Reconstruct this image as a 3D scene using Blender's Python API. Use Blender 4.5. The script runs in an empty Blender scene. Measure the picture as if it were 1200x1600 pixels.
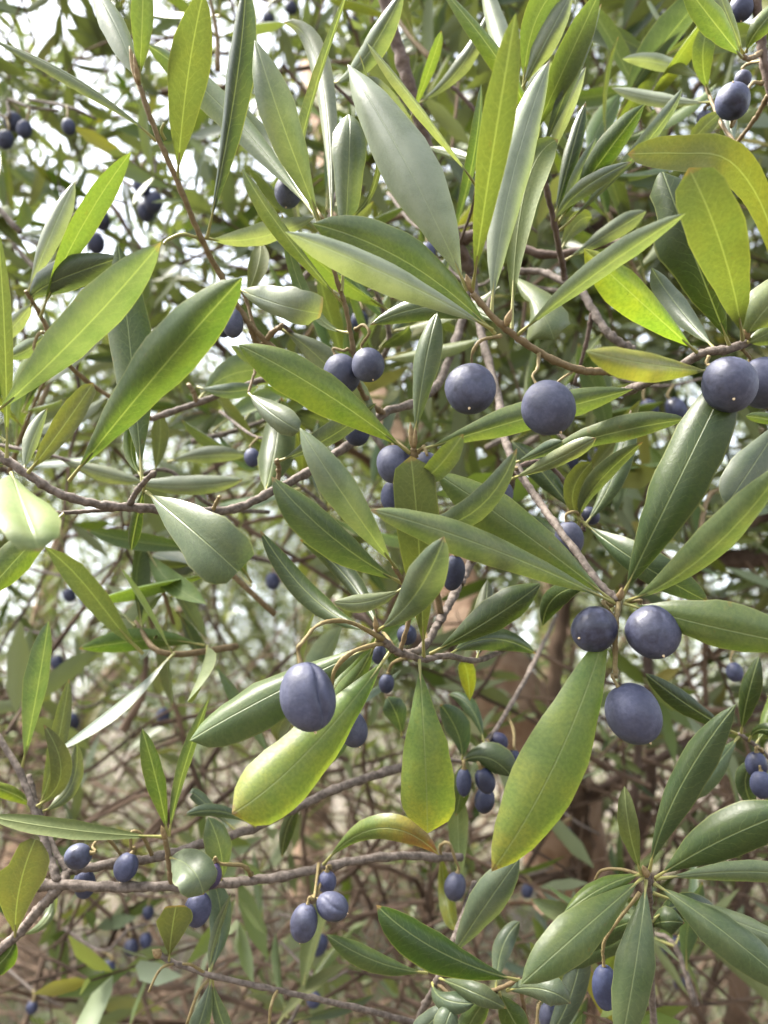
import bpy, math, random
import numpy as np
from mathutils import Vector, Matrix

random.seed(7); rng = np.random.default_rng(11)
scene = bpy.context.scene
COL = scene.collection

# ------------------------------------------------------------------ camera
FPX = 1250.0                      # focal length in photograph pixels (1200 x 1600)
PITCH = 15.0
cam_d = bpy.data.cameras.new('camera'); cam = bpy.data.objects.new('camera', cam_d); COL.objects.link(cam)
cam.location = (0, 0, 1.5); cam.rotation_euler = (math.radians(90 + PITCH), 0, 0)
cam_d.sensor_fit = 'VERTICAL'; cam_d.sensor_height = 36.0; cam_d.lens = FPX / 1600 * 36.0
cam_d.clip_start = 0.005; cam_d.clip_end = 900
cam_d.dof.use_dof = True; cam_d.dof.focus_distance = 0.262; cam_d.dof.aperture_fstop = 11.5
scene.camera = cam
scene.render.resolution_x = 768; scene.render.resolution_y = 1024

# ------------------------------------------------------------------ world, sun, exposure
SUN_EL, SUN_AZ = 60.0, 276.0      # azimuth the light comes from, clockwise from +Y
w = bpy.data.worlds.new('World'); scene.world = w; w.use_nodes = True
wn = w.node_tree.nodes; wl = w.node_tree.links
sky = wn.new('ShaderNodeTexSky'); sky.sky_type = 'NISHITA'; sky.sun_disc = False
sky.sun_elevation = math.radians(SUN_EL); sky.sun_rotation = math.radians(SUN_AZ)
sky.air_density = 1.0; sky.dust_density = 3.0; sky.ozone_density = 1.0
wn['Background'].inputs['Strength'].default_value = 0.075
hs = wn.new('ShaderNodeHueSaturation'); hs.inputs['Saturation'].default_value = .38      # thin high cloud: a whitish sky
wl.new(sky.outputs[0], hs.inputs['Color']); wl.new(hs.outputs[0], wn['Background'].inputs[0])
sd = bpy.data.lights.new('sun', 'SUN'); sun = bpy.data.objects.new('sun', sd); COL.objects.link(sun)
sd.energy = 3.2; sd.angle = math.radians(18); sd.color = (1.0, 0.95, 0.87)
a, e = math.radians(SUN_AZ), math.radians(SUN_EL)
sdir = Vector((math.sin(a) * math.cos(e), math.cos(a) * math.cos(e), math.sin(e)))
sun.rotation_euler = sdir.to_track_quat('Z', 'Y').to_euler(); sun.location = (0, 0, 12)
scene.view_settings.view_transform = 'Standard'; scene.view_settings.look = 'None'
scene.view_settings.gamma = 1.0; scene.view_settings.exposure = 3.38
scene.view_settings.use_curve_mapping = False
scene.render.engine = 'CYCLES'
scene.cycles.max_bounces = 7; scene.cycles.diffuse_bounces = 4; scene.cycles.transmission_bounces = 5
scene.cycles.glossy_bounces = 3; scene.cycles.transparent_max_bounces = 4

CAM = np.array(cam.location)
RC = np.array(cam.rotation_euler.to_matrix())
def P(x, y, d):
    """photograph pixel + depth along the lens axis (m) -> world point"""
    return CAM + RC @ np.array([(x - 600) / FPX * d, -(y - 800) / FPX * d, -d])
def PV(x, y, d):
    x, y, d = np.asarray(x, float), np.asarray(y, float), np.asarray(d, float)
    return CAM + np.stack([(x - 600) / FPX * d, -(y - 800) / FPX * d, -d], -1) @ RC.T
def unit(v):
    return v / (np.linalg.norm(v, axis=-1, keepdims=True) + 1e-12)

# ------------------------------------------------------------------ materials
K = 0.56          # albedo scale of foliage, bark and ground
def new_mat(name):
    m = bpy.data.materials.new(name); m.use_nodes = True
    n = m.node_tree.nodes; n.clear()
    out = n.new('ShaderNodeOutputMaterial')
    return m, m.node_tree, out
class NT:
    def __init__(s, nt): s.nt = nt
    def n(s, typ, **kw):
        nd = s.nt.nodes.new(typ)
        for k, v in kw.items(): setattr(nd, k, v)
        return nd
    def l(s, a, b): s.nt.links.new(a, b)
    def put(s, sock, v):
        if hasattr(v, 'links') or hasattr(v, 'is_linked'): s.l(v, sock)
        else: sock.default_value = v
    def math(s, op, a, b=None, c=None, clamp=False):
        nd = s.n('ShaderNodeMath', operation=op); nd.use_clamp = clamp
        s.put(nd.inputs[0], a)
        if b is not None: s.put(nd.inputs[1], b)
        if c is not None: s.put(nd.inputs[2], c)
        return nd.outputs[0]
    def mix(s, f, a, b, mode='MIX'):
        nd = s.n('ShaderNodeMix', data_type='RGBA', blend_type=mode)
        s.put(nd.inputs[0], f); s.put(nd.inputs[6], a); s.put(nd.inputs[7], b)
        return nd.outputs[2]
    def rng(s, v, a, b, c, d, smooth=True):
        nd = s.n('ShaderNodeMapRange'); nd.interpolation_type = 'SMOOTHSTEP' if smooth else 'LINEAR'
        s.put(nd.inputs[0], v)
        for i, q in enumerate((a, b, c, d)): s.put(nd.inputs[1 + i], q)
        return nd.outputs[0]
    def noise(s, vec, scale, detail=3, rough=0.55, dim='3D'):
        nd = s.n('ShaderNodeTexNoise'); nd.noise_dimensions = dim
        if vec is not None: s.l(vec, nd.inputs['Vector'])
        nd.inputs['Scale'].default_value = scale; nd.inputs['Detail'].default_value = detail
        nd.inputs['Roughness'].default_value = rough
        return nd.outputs['Fac']
    def ramp(s, f, stops):
        nd = s.n('ShaderNodeValToRGB'); s.l(f, nd.inputs[0]); cr = nd.color_ramp
        while len(cr.elements) < len(stops): cr.elements.new(0.5)
        for e_, (p, c) in zip(cr.elements, stops): e_.position = p; e_.color = (*[q * K for q in c], 1)
        return nd.outputs[0]
def rgba(c, k=1.0): return (*[q * k for q in c], 1.0)

def leaf_shader(name, ramp=None, far=False, trans=0.20):
    """two-sided leaf: glossy green upper face, pale dull lower face, light passing through"""
    m, nt, out = new_mat(name); g = NT(nt)
    tc = g.n('ShaderNodeTexCoord'); oi = g.n('ShaderNodeObjectInfo'); geo = g.n('ShaderNodeNewGeometry')
    if far:
        rnd = geo.outputs['Random Per Island']
        base = g.ramp(rnd, [(0.0, (.045, .078, .020)), (.25, (.10, .145, .030)), (.55, (.16, .21, .048)),
                            (.85, (.20, .25, .105)), (.96, (.25, .25, .06)), (1.0, (.30, .25, .06))])
        under = g.mix(.6, base, rgba((.24, .265, .16), K))
        silver = g.rng(g.math('FRACT', g.math('MULTIPLY', rnd, 37.7)), .5, 1.0, 0.0, .45)
    else:
        uv = g.n('ShaderNodeUVMap', uv_map='UVMap'); vn = g.n('ShaderNodeUVMap', uv_map='Vein')
        su = g.n('ShaderNodeSeparateXYZ'); g.l(uv.outputs[0], su.inputs[0])
        sv = g.n('ShaderNodeSeparateXYZ'); g.l(vn.outputs[0], sv.inputs[0])
        across = g.math('ABSOLUTE', g.math('MULTIPLY_ADD', su.outputs[1], 2.0, -1.0))
        dist = g.math('ABSOLUTE', sv.outputs[1]); along = sv.outputs[0]
        seed = g.n('ShaderNodeCombineXYZ'); g.l(oi.outputs['Random'], seed.inputs[0]); 
        add = g.n('ShaderNodeVectorMath', operation='ADD'); g.l(vn.outputs[0], add.inputs[0])
        sc = g.n('ShaderNodeVectorMath', operation='SCALE'); g.l(seed.outputs[0], sc.inputs[0]); sc.inputs['Scale'].default_value = 900
        g.l(sc.outputs[0], add.inputs[1]); vec = add.outputs[0]          # millimetres on the blade
        n1 = g.noise(vec, .09, 4); n2 = g.noise(vec, .9, 3); n3 = g.noise(vec, 2.6, 2)
        if ramp:
            base = g.ramp(g.math('ADD', su.outputs[0], g.math('MULTIPLY_ADD', n1, .34, -.17)), ramp)
        else:
            base = oi.outputs['Color']
        base = g.mix(g.rng(n1, .35, .70, 0, .6), base, g.mix(1.0, base, rgba((1.5, 1.2, .75)), 'MULTIPLY'))
        base = g.mix(g.rng(n2, .3, .7, 0, .6), base, g.mix(1.0, base, rgba((.55, .62, .55)), 'MULTIPLY'))
        # side veins, slanting to the tip
        wob = g.math('MULTIPLY', n1, 14.0)
        ph = g.math('FRACT', g.math('DIVIDE', g.math('ADD', g.math('SUBTRACT', along, g.math('MULTIPLY', dist, 1.35)), wob), 4.3))
        sidev = g.math('MULTIPLY', g.rng(g.math('ABSOLUTE', g.math('SUBTRACT', ph, .5)), .015, .075, 1, 0), g.rng(dist, .2, 7.0, 1.0, .15))
        midv = g.rng(dist, .08, .34, 1, 0)
        edge = g.rng(across, .93, .985, 0, 1)
        veincol = g.mix(.62, base, rgba((.36, .42, .17), K))
        base = g.mix(g.math('MULTIPLY', sidev, .20), base, veincol)
        base = g.mix(g.math('MULTIPLY', midv, .75), base, veincol)
        base = g.mix(g.math('MULTIPLY', edge, .45), base, rgba((.30, .31, .10), K))
        tipb = g.math('MULTIPLY', g.rng(g.math('ADD', su.outputs[0], g.math('MULTIPLY_ADD', n2, .05, -.025)), .955, .985, 0, .85), g.rng(g.math('FRACT', g.math('MULTIPLY', oi.outputs['Random'], 7.3)), .45, .5, 0, 1))
        base = g.mix(tipb, base, rgba((.16, .09, .03)))
        blot = g.math('MULTIPLY', g.rng(g.noise(vec, .22, 3), .66, .72, 0, .55), g.rng(g.math('FRACT', g.math('MULTIPLY', oi.outputs['Random'], 3.9)), .55, .7, 0, 1))
        base = g.mix(blot, base, g.mix(1.0, base, rgba((1.5, .85, .5)), 'MULTIPLY'))
        speck = g.rng(g.noise(vec, 1.5, 1), .73, .77, 0, .65)
        base = g.mix(speck, base, rgba((.05, .04, .02)))
        silver = g.math('MULTIPLY', g.math('MULTIPLY', oi.outputs['Alpha'], .75), g.rng(g.math('ADD', n1, g.math('MULTIPLY', n3, .35)), .35, .85, .45, 1.0))
        under = g.mix(.25, base, rgba((.25, .275, .14), K))
    top = g.mix(silver, base, rgba((.40, .46, .37), K))  # silvery scales, plus sky sheen painted into the upper face colour
    col = g.mix(geo.outputs['Backfacing'], top, under)
    rough = g.rng(geo.outputs['Backfacing'], 0, 1, .43, .78, False)
    pb = g.n('ShaderNodeBsdfPrincipled'); g.l(col, pb.inputs['Base Color'])
    g.l(rough, pb.inputs['Roughness']); pb.inputs['Specular IOR Level'].default_value = .33
    if not far:
        h = g.math('ADD', g.math('MULTIPLY', n2, .10), g.math('MULTIPLY', n3, .07))
        h = g.math('SUBTRACT', h, g.math('MULTIPLY', midv, .2))
        bp = g.n('ShaderNodeBump'); g.l(h, bp.inputs['Height']); bp.inputs['Strength'].default_value = .6; bp.inputs['Distance'].default_value = .0012
        g.l(bp.outputs[0], pb.inputs['Normal'])
        g.l(g.math('ADD', rough, g.math('MULTIPLY_ADD', n2, .3, -.17)), pb.inputs['Roughness'])
    tr = g.n('ShaderNodeBsdfTranslucent'); g.l(g.mix(1.0, col, rgba((1.9, 2.0, .65)), 'MULTIPLY'), tr.inputs[0])
    mx = g.n('ShaderNodeMixShader'); mx.inputs[0].default_value = trans
    g.l(pb.outputs[0], mx.inputs[1]); g.l(tr.outputs[0], mx.inputs[2]); g.l(mx.outputs[0], out.inputs[0])
    return m
M_LEAF = leaf_shader('olive leaf')
M_TURN = leaf_shader('olive leaf turning brown at the tip', [(0, (.09, .17, .03)), (.45, (.16, .22, .03)), (.72, (.30, .26, .03)), (.9, (.26, .11, .03)), (1, (.13, .05, .02))])
M_YTIP = leaf_shader('olive leaf yellowing to the tip with painted backlight', [(0, (.10, .18, .042)), (.3, (.20, .30, .065)), (.75, (.29, .38, .07)), (1, (.38, .39, .065))], trans=.44)  # yellow pigment; ramp also brightened to paint in light shining through
M_FAR = leaf_shader('distant olive foliage', far=True)

def simple(name, col, rough=.6, spec=.4, noise=None, bump=0, scale2=None):
    m, nt, out = new_mat(name); g = NT(nt)
    pb = g.n('ShaderNodeBsdfPrincipled'); pb.inputs['Roughness'].default_value = rough; pb.inputs['Specular IOR Level'].default_value = spec
    if noise:
        tc = g.n('ShaderNodeTexCoord'); sc, c2 = noise
        f = g.noise(tc.outputs['Object'], sc, 5, .65)
        c = g.mix(g.rng(f, .32, .68, 0, 1), rgba(col, .65), rgba(c2, .65))
        g.l(c, pb.inputs['Base Color'])
        if bump:
            bp = g.n('ShaderNodeBump'); g.l(f, bp.inputs['Height']); bp.inputs['Strength'].default_value = .8; bp.inputs['Distance'].default_value = bump
            g.l(bp.outputs[0], pb.inputs['Normal'])
    else: pb.inputs['Base Color'].default_value = rgba(col)
    g.l(pb.outputs[0], out.inputs[0])
    return m
M_BARK = simple('grey brown twig bark', (.10, .078, .062), .8, .25, (420, (.25, .205, .175)), .0006)
M_BROWN = simple('tan shoot bark', (.17, .115, .055), .7, .3, (500, (.26, .19, .10)), .0004)
M_DARK = simple('dark branch bark', (.085, .055, .042), .8, .3, (260, (.17, .12, .095)), .0009)
M_PET = simple('leaf stalk', (.30, .31, .09), .5, .4, (700, (.36, .32, .11)), .0002)
M_STALK = simple('fruit stalk', (.32, .25, .11), .65, .3, (600, (.22, .16, .07)), .0003)
M_TIP = simple('dry fruit tip', (.62, .48, .30), .7)
M_BUD = simple('bud scale', (.24, .15, .07), .7, .3, (800, (.36, .27, .13)), .0003)
M_TRUNK = simple('reddish trunk bark', (.36, .22, .14), .85, .2, (26, (.60, .43, .31)), .012)
M_TWIG = simple('distant bare twigs', (.055, .036, .025), .85, .15, (14, (.24, .165, .115)))

def olive_mat():
    m, nt, out = new_mat('olive skin with bloom'); g = NT(nt)
    tc = g.n('ShaderNodeTexCoord'); oi = g.n('ShaderNodeObjectInfo')
    add = g.n('ShaderNodeVectorMath', operation='ADD'); g.l(tc.outputs['Object'], add.inputs[0])
    sc = g.n('ShaderNodeCombineXYZ'); g.l(oi.outputs['Random'], sc.inputs[0]); g.l(oi.outputs['Random'], sc.inputs[2]); g.l(sc.outputs[0], add.inputs[1])
    v = add.outputs[0]
    big = g.noise(v, 95, 4, .6); fine = g.noise(v, 900, 3, .6); mid = g.noise(v, 260, 3, .7)
    bloom = g.mix(g.rng(g.math('ADD', g.math('MULTIPLY', fine, .4), g.math('MULTIPLY', mid, .7)), .4, .72, 0, 1), rgba((.072, .079, .142), K), rgba((.125, .133, .212), K))
    bare = rgba((.012, .012, .024))
    f = g.rng(g.math('ADD', big, g.math('MULTIPLY_ADD', mid, .45, -.22)), .47, .66, .05, .85)
    f = g.math('MULTIPLY', f, g.rng(oi.outputs['Random'], 0, 1, .45, 1.0))
    col = g.mix(f, bloom, bare)
    col = g.mix(1.0, col, oi.outputs['Color'], 'MULTIPLY')
    spk = g.rng(g.noise(v, 420, 1), .77, .80, 0, .7); col = g.mix(spk, col, rgba((.02, .018, .03)))
    pb = g.n('ShaderNodeBsdfPrincipled'); g.l(col, pb.inputs['Base Color'])
    g.l(g.rng(f, 0, .8, .62, .38), pb.inputs['Roughness']); pb.inputs['Specular IOR Level'].default_value = .42
    bp = g.n('ShaderNodeBump'); g.l(g.math('ADD', big, g.math('MULTIPLY', fine, .2)), bp.inputs['Height']); bp.inputs['Strength'].default_value = .35; bp.inputs['Distance'].default_value = .0012
    g.l(bp.outputs[0], pb.inputs['Normal']); g.l(pb.outputs[0], out.inputs[0])
    return m
M_OLIVE = olive_mat()

def ground_mat():
    m, nt, out = new_mat('dry grass and earth'); g = NT(nt)
    tc = g.n('ShaderNodeTexCoord'); v = tc.outputs['Object']
    a_ = g.noise(v, 1.3, 5, .6); b_ = g.noise(v, 14, 5, .7); c_ = g.noise(v, 60, 4, .7)
    c = g.ramp(g.math('ADD', g.math('MULTIPLY', a_, .6), g.math('MULTIPLY', b_, .4)), [(.38, (.025, .017, .010)), (.46, (.075, .053, .034)), (.53, (.125, .095, .058)), (.62, (.06, .085, .022))])
    c = g.mix(g.rng(c_, .3, .7, 0, .6), c, rgba((.10, .078, .055), K))
    pb = g.n('ShaderNodeBsdfPrincipled'); g.l(c, pb.inputs['Base Color']); pb.inputs['Roughness'].default_value = .95
    bp = g.n('ShaderNodeBump'); g.l(b_, bp.inputs['Height']); bp.inputs['Distance'].default_value = .06; g.l(bp.outputs[0], pb.inputs['Normal'])
    g.l(pb.outputs[0], out.inputs[0]); return m
M_GROUND = ground_mat()
M_GRASS = leaf_shader('dry grass blades', far=True)
_gr = [n for n in M_GRASS.node_tree.nodes if n.type == 'VALTORGB'][0].color_ramp
for e_, c in zip(_gr.elements, [(.05, .08, .018), (.08, .10, .03), (.13, .12, .05), (.17, .14, .075), (.14, .11, .065), (.10, .075, .05)]): e_.color = (*[q * .5 for q in c], 1)

# ------------------------------------------------------------------ mesh helpers
def mesh_from(name, verts, faces, mats, smooth=True, mat_idx=None, uvs=None):
    me = bpy.data.meshes.new(name); me.from_pydata([tuple(v) for v in verts], [], faces)
    for m in mats: me.materials.append(m)
    if smooth: me.polygons.foreach_set('use_smooth', [True] * len(me.polygons))
    if mat_idx is not None: me.polygons.foreach_set('material_index', mat_idx)
    if uvs:
        li = np.empty(len(me.loops), np.int32); me.loops.foreach_get('vertex_index', li)
        for nm, arr in uvs.items():
            l = me.uv_layers.new(name=nm); l.data.foreach_set('uv', np.asarray(arr, np.float32)[li].ravel())
    me.update(); return me
def obj(name, me, parent=None, loc=(0, 0, 0), **props):
    o = bpy.data.objects.new(name, me); COL.objects.link(o); o.parent = parent; o.location = Vector(loc)
    for k, v in props.items(): o[k] = v
    return o
def catmull(pts, n):
    p = np.asarray(pts, float); k = len(p)
    if k == 2: t = np.linspace(0, 1, n)[:, None]; return p[0] * (1 - t) + p[1] * t
    ext = np.vstack([2 * p[0] - p[1], p, 2 * p[-1] - p[-2]])
    u = np.linspace(0, k - 1, n); i = np.minimum(u.astype(int), k - 2); f = (u - i)[:, None]
    a_, b_, c_, d_ = ext[i], ext[i + 1], ext[i + 2], ext[i + 3]
    return .5 * (2 * b_ + (c_ - a_) * f + (2 * a_ - 5 * b_ + 4 * c_ - d_) * f ** 2 + (3 * b_ - a_ - 3 * c_ + d_) * f ** 3)
def tube(path, rad, sides=8, knobs=0.0, caps=True):
    """vertices and faces of a tapering tube along a path"""
    path = np.asarray(path); n = len(path); rad = np.broadcast_to(np.asarray(rad, float), (n,)).copy()
    T = unit(np.gradient(path, axis=0)); ref = np.array([.31, .77, .55]); V, F = [], []
    A = unit(np.cross(T, ref)); B = np.cross(T, A)
    th = np.arange(sides) * 2 * math.pi / sides
    jit = 1 + knobs * rng.normal(size=(n, sides)) * .5
    V = path[:, None, :] + (rad[:, None] * jit)[:, :, None] * (np.cos(th)[None, :, None] * A[:, None, :] + np.sin(th)[None, :, None] * B[:, None, :])
    V = V.reshape(-1, 3)
    for i in range(n - 1):
        for j in range(sides):
            k = (j + 1) % sides
            F.append((i * sides + j, i * sides + k, (i + 1) * sides + k, (i + 1) * sides + j))
    if caps: F.append(tuple(range(sides - 1, -1, -1))); F.append(tuple((n - 1) * sides + j for j in range(sides)))
    return V, F
def join(parts):
    V, F, o = [], [], 0
    for v, f in parts:
        V.append(v); F += [tuple(i + o for i in q) for q in f]; o += len(v)
    return np.vstack(V), F

def leaf_profile(t, a=1.15, b=.84):
    s = np.clip((t - .05) / .95, 0, 1); mx = (a / (a + b)) ** a * (b / (a + b)) ** b
    return s ** a * (1 - s) ** b / mx
def leaf_mesh(name, C, T, N, W, fold, wavy, mat, wl=None, wr=None, nv=6, pet=.0007, ab=(1.15, .84), L=None, arch=.55):
    """blade swept along C with half width W; wl / wr = torn outline left / right as (t, factor) lists"""
    n = len(C); t = np.linspace(0, 1, n); S = unit(np.cross(T, N))
    prof = leaf_profile(t, *ab)
    if wl is None: pl = prof
    else: pl = np.interp(t, *zip(*wl))
    if wr is None: pr = prof
    else: pr = np.interp(t, *zip(*wr))
    v = np.linspace(-1, 1, nv + 1)
    half = np.where(v[None, :] < 0, pl[:, None], pr[:, None]) * W
    av = np.abs(v)[None, :]
    ph = rng.uniform(0, 6.28); ph2 = rng.uniform(0, 6.28)
    h = half * (fold * av * (1 - .85 * av ** 1.6)) - half * arch * av ** 2 * np.clip(t * 5, 0, 1)[:, None] + half * av * wavy * np.where(v[None, :] < 0, np.sin(t * 8 + ph)[:, None], np.sin(t * 7 + ph2)[:, None])
    wob = 1 + .025 * np.sin(t * 17 + ph)[:, None] + .02 * np.sin(t * 29 + ph2)[:, None] + .012 * rng.normal(size=(n, nv + 1)) * (av > .9)
    V = C[:, None, :] + S[:, None, :] * (v[None, :] * half * wob)[:, :, None] + N[:, None, :] * h[:, :, None]
    m_ = nv + 1; F = []
    for i in range(n - 1):
        for j in range(nv):
            F.append((i * m_ + j, i * m_ + j + 1, (i + 1) * m_ + j + 1, (i + 1) * m_ + j))
    L = L or np.linalg.norm(np.diff(C, axis=0), axis=1).sum()
    uv = np.stack([np.repeat(t[:, None], m_, 1), np.repeat(v[None, :] * .5 + .5, n, 0)], -1).reshape(-1, 2)
    ve = np.stack([np.repeat(t[:, None] * L * 1000, m_, 1), v[None, :] * half * 1000], -1).reshape(-1, 2)
    V = V.reshape(-1, 3); nb = len(F)
    k = max(3, int(n * .2)); tv, tf = tube(C[:k] - N[:k] * pet * .35, np.linspace(pet, pet * .35, k), 6, caps=False)
    F2 = [tuple(i + len(V) for i in q) for q in tf]
    uv = np.vstack([uv, np.full((len(tv), 2), .5)]); ve = np.vstack([ve, np.zeros((len(tv), 2))])
    V = np.vstack([V, tv])
    return mesh_from(name, V, F + F2, [mat, M_PET], True, [0] * nb + [1] * len(F2), {'UVMap': uv, 'Vein': ve})

# ------------------------------------------------------------------ builders of foreground things
class Branch:
    def __init__(s, label, base, group='leafy branches in the foreground', category='branch', name='olive_branch'):
        s.base = P(*base)
        s.o = obj(name, None, None, s.base, label=label, category=category, group=group)
        s.o.empty_display_size = .01
    def stem(s, pts, r, mat=None, name='stem', knobs=.05, nodes=None):
        w_ = np.array([P(*q) for q in pts]); n = max(10, 9 * len(pts)); path = catmull(w_, n)
        dl = np.interp(np.linspace(0, 1, n), np.linspace(0, 1, len(pts)), [min(q[2], .45) for q in pts]); r0, r1 = r
        rad = .80 * np.linspace(r0, r1, n) * dl / FPX
        k = np.arange(n); rad = rad * (1 + .22 * ((k % 9) == 4) + .10 * ((k % 9) == 5)) * (1 + .025 * rng.normal(size=n))
        path = path + rng.normal(size=path.shape) * rad[:, None] * .09
        V, F = tube(path, rad, 10, knobs)
        return obj(name, mesh_from(name, V - s.base, F, [mat or M_BARK]), s.o)
    def bud(s, x, y, d, x2, y2, w_, mat=None):
        a_, b_ = P(x, y, d), P(x2, y2, d - .002); path = catmull([a_, b_], 7)
        prof = np.array([.45, .8, 1, .95, .75, .45, .08]) * w_ * d / FPX
        V, F = tube(path, prof, 6, .15)
        return obj('bud', mesh_from('bud', V - s.base, F, [mat or M_BUD]), s.o)
    def leaf(s, pts, w_, col, silver=0.0, side=1, roll=0.0, roll1=None, fold=.22, wavy=.05, mat=None, wl=None, wr=None, ab=(1.15, .84), label=None, n=15, nv=8, arch=None):
        q = np.array([P(*p) for p in pts])
        if len(q) == 2: q = np.array([q[0], (q[0] + q[1]) / 2, q[1]])
        if len(q) == 3:
            t = np.linspace(0, 1, n)[:, None]; c = 2 * q[1] - .5 * (q[0] + q[2])
            C = (1 - t) ** 2 * q[0] + 2 * t * (1 - t) * c + t * t * q[2]
        else: C = catmull(q, n)
        T = unit(np.gradient(C, axis=0)); tocam = unit(CAM - C)
        N = unit(tocam - T * (T * tocam).sum(1, keepdims=True))
        r = np.radians(np.linspace(roll, roll + rng.uniform(-14, 14) if roll1 is None else roll1, n))[:, None]
        N = np.cos(r) * N + np.sin(r) * np.cross(T, N)
        if side < 0: N = -N
        d = pts[len(pts) // 2][2]
        W = .45 * w_ * d / FPX / max(.3, math.cos(math.radians((roll + (roll if roll1 is None else roll1)) / 2)))
        base = C[0].copy(); jit = (1 + .07 * rng.normal()) * (1 + .03 * rng.normal(size=3))
        me = leaf_mesh('leaf', C - base, T, N, W, fold, wavy, mat or M_LEAF, wl, wr, nv, ab=ab, arch=arch if arch is not None else (rng.uniform(.40, .75) if side > 0 else .12))
        o = obj('leaf', me, s.o, base - s.base); o.color = (*[float(max(0, c_ * j_ * K * w_)) for c_, j_, w_ in zip(col, jit, ((1.10, 1.0, .84) if side > 0 else (.95, .98, .85)))], silver)
        if label: o['label'] = label
        return o
    def stalk(s, pts, r, mat=None, name='bare_fruit_stalk'):
        path = catmull([P(*q) for q in pts], 4 * len(pts)); d = np.mean([q[2] for q in pts])
        V, F = tube(path, np.linspace(r, r * .8, len(path)) * d / FPX, 6, .08)
        return obj(name, mesh_from(name, V - s.base, F, [mat or M_STALK]), s.o)

def olive_geo(R, Lh, seed, crease=None, deep=.16, nu=56, nv=24):
    rg = np.random.default_rng(seed); V, F = [], []
    bx, by = rg.normal(0, .03, 2); k1, k2 = rg.uniform(0, 6.28, 2)
    for i in range(nv + 1):
        th = math.pi * i / nv; z = math.cos(th); r = math.sin(th)
        for j in range(nu):
            ph = 2 * math.pi * j / nu
            q = 1 + .03 * math.sin(2 * ph + k1) + .02 * math.sin(3 * ph + k2 + 2 * z)
            zz = z * Lh
            if i <= 2: zz -= Lh * (.10, .04, .01)[i]
            if crease is not None:
                dph = (ph - crease + math.pi) % (2 * math.pi) - math.pi
                dph += .25 * math.sin(2 * z + seed); q *= 1 - deep * math.exp(-(dph / .11) ** 2) * max(0, math.sin(th)) ** .6 + .025 * math.exp(-((abs(dph) - .33) / .18) ** 2)
            V.append((R * r * q * (1 + bx * z) * math.cos(ph), R * r * q * (1 + by * z) * math.sin(ph), zz))
    for i in range(nv):
        for j in range(nu):
            k = (j + 1) % nu
            F.append((i * nu + j, (i + 1) * nu + j, (i + 1) * nu + k, i * nu + k))
    return np.array(V), F
OLIVE_N = [0]
def olive(label, x, y, d, r, ratio=1.15, ang=0, tilt=25, stalk=None, col=(1, 1, 1), crease=None, group='olives on the foreground branches', tip=True, srad=3.0):
    """x, y, d centre; r radius in photo px; ang = lean of the lower end to the right (deg); tilt = lower end towards the lens"""
    OLIVE_N[0] += 1; sd_ = OLIVE_N[0]
    c = P(x, y, d); R = r * d / FPX; Lh = R * ratio
    an, ti = math.radians(ang), math.radians(tilt)
    ax = RC @ np.array([math.sin(an) * math.cos(ti), -math.cos(an) * math.cos(ti), math.sin(ti)])    # stalk end -> lower end
    rot = Vector(-ax).to_track_quat('Z', 'Y').to_matrix(); Rm = np.array(rot)
    small = r < 16
    if crease is not None:
        dl = Rm.T @ (RC @ np.array([.72, 0, .69]) if r > 30 else RC @ np.array([math.sin(sd_ * 1.7) * .9, 0, .6])); crease = math.atan2(dl[1], dl[0])
    V, F = olive_geo(R, Lh, sd_, crease, .16 if r > 30 else .07, 16 if small else (96 if crease is not None else 28), 12 if small else 20)
    o = obj('olive', mesh_from('olive', V @ Rm.T, F, [M_OLIVE]), None, c, label=label, category='olive', group=group)
    o.color = (*col, 1)
    if tip:
        tv, tf = tube(np.array([[0, 0, -Lh * .985], [0, 0, -Lh * 1.03], [0, 0, -Lh * 1.075]]), np.array([.06, .048, .018]) * R, 6)
        obj('tip', mesh_from('tip', tv @ Rm.T, tf, [M_TIP]), o)
    if stalk:
        top = c - ax * Lh * .9; pre = c - ax * Lh * 1.35
        path = catmull([P(*q) for q in stalk] + [pre, top], 4 * (len(stalk) + 2))
        sr = np.linspace(1.0, .72, len(path)) * srad * d / FPX * (1 + .12 * rng.normal(size=len(path))); sr[-3:] *= (1.1, 1.5, 2.2); sr[0] *= 1.5
        sv, sf = tube(path, sr, 6, .1)
        obj('stalk', mesh_from('stalk', sv - c, sf, [M_STALK]), o)
    return o
# ================================================================== THE SETTING
def ground():
    n = 60; V, F = [], []
    xs = np.sign(np.linspace(-1, 1, n + 1)) * np.abs(np.linspace(-1, 1, n + 1)) ** 3 * 300
    for y in xs:
        for x in xs: V.append((x, y, .05 * math.sin(x * .7) * math.cos(y * .5) + .02 * math.sin(x * 3 + y * 2)))
    for i in range(n):
        for j in range(n): F.append((i * (n + 1) + j, i * (n + 1) + j + 1, (i + 1) * (n + 1) + j + 1, (i + 1) * (n + 1) + j))
    return obj('ground', mesh_from('ground', V, F, [M_GROUND]), kind='structure')
ground()

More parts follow.
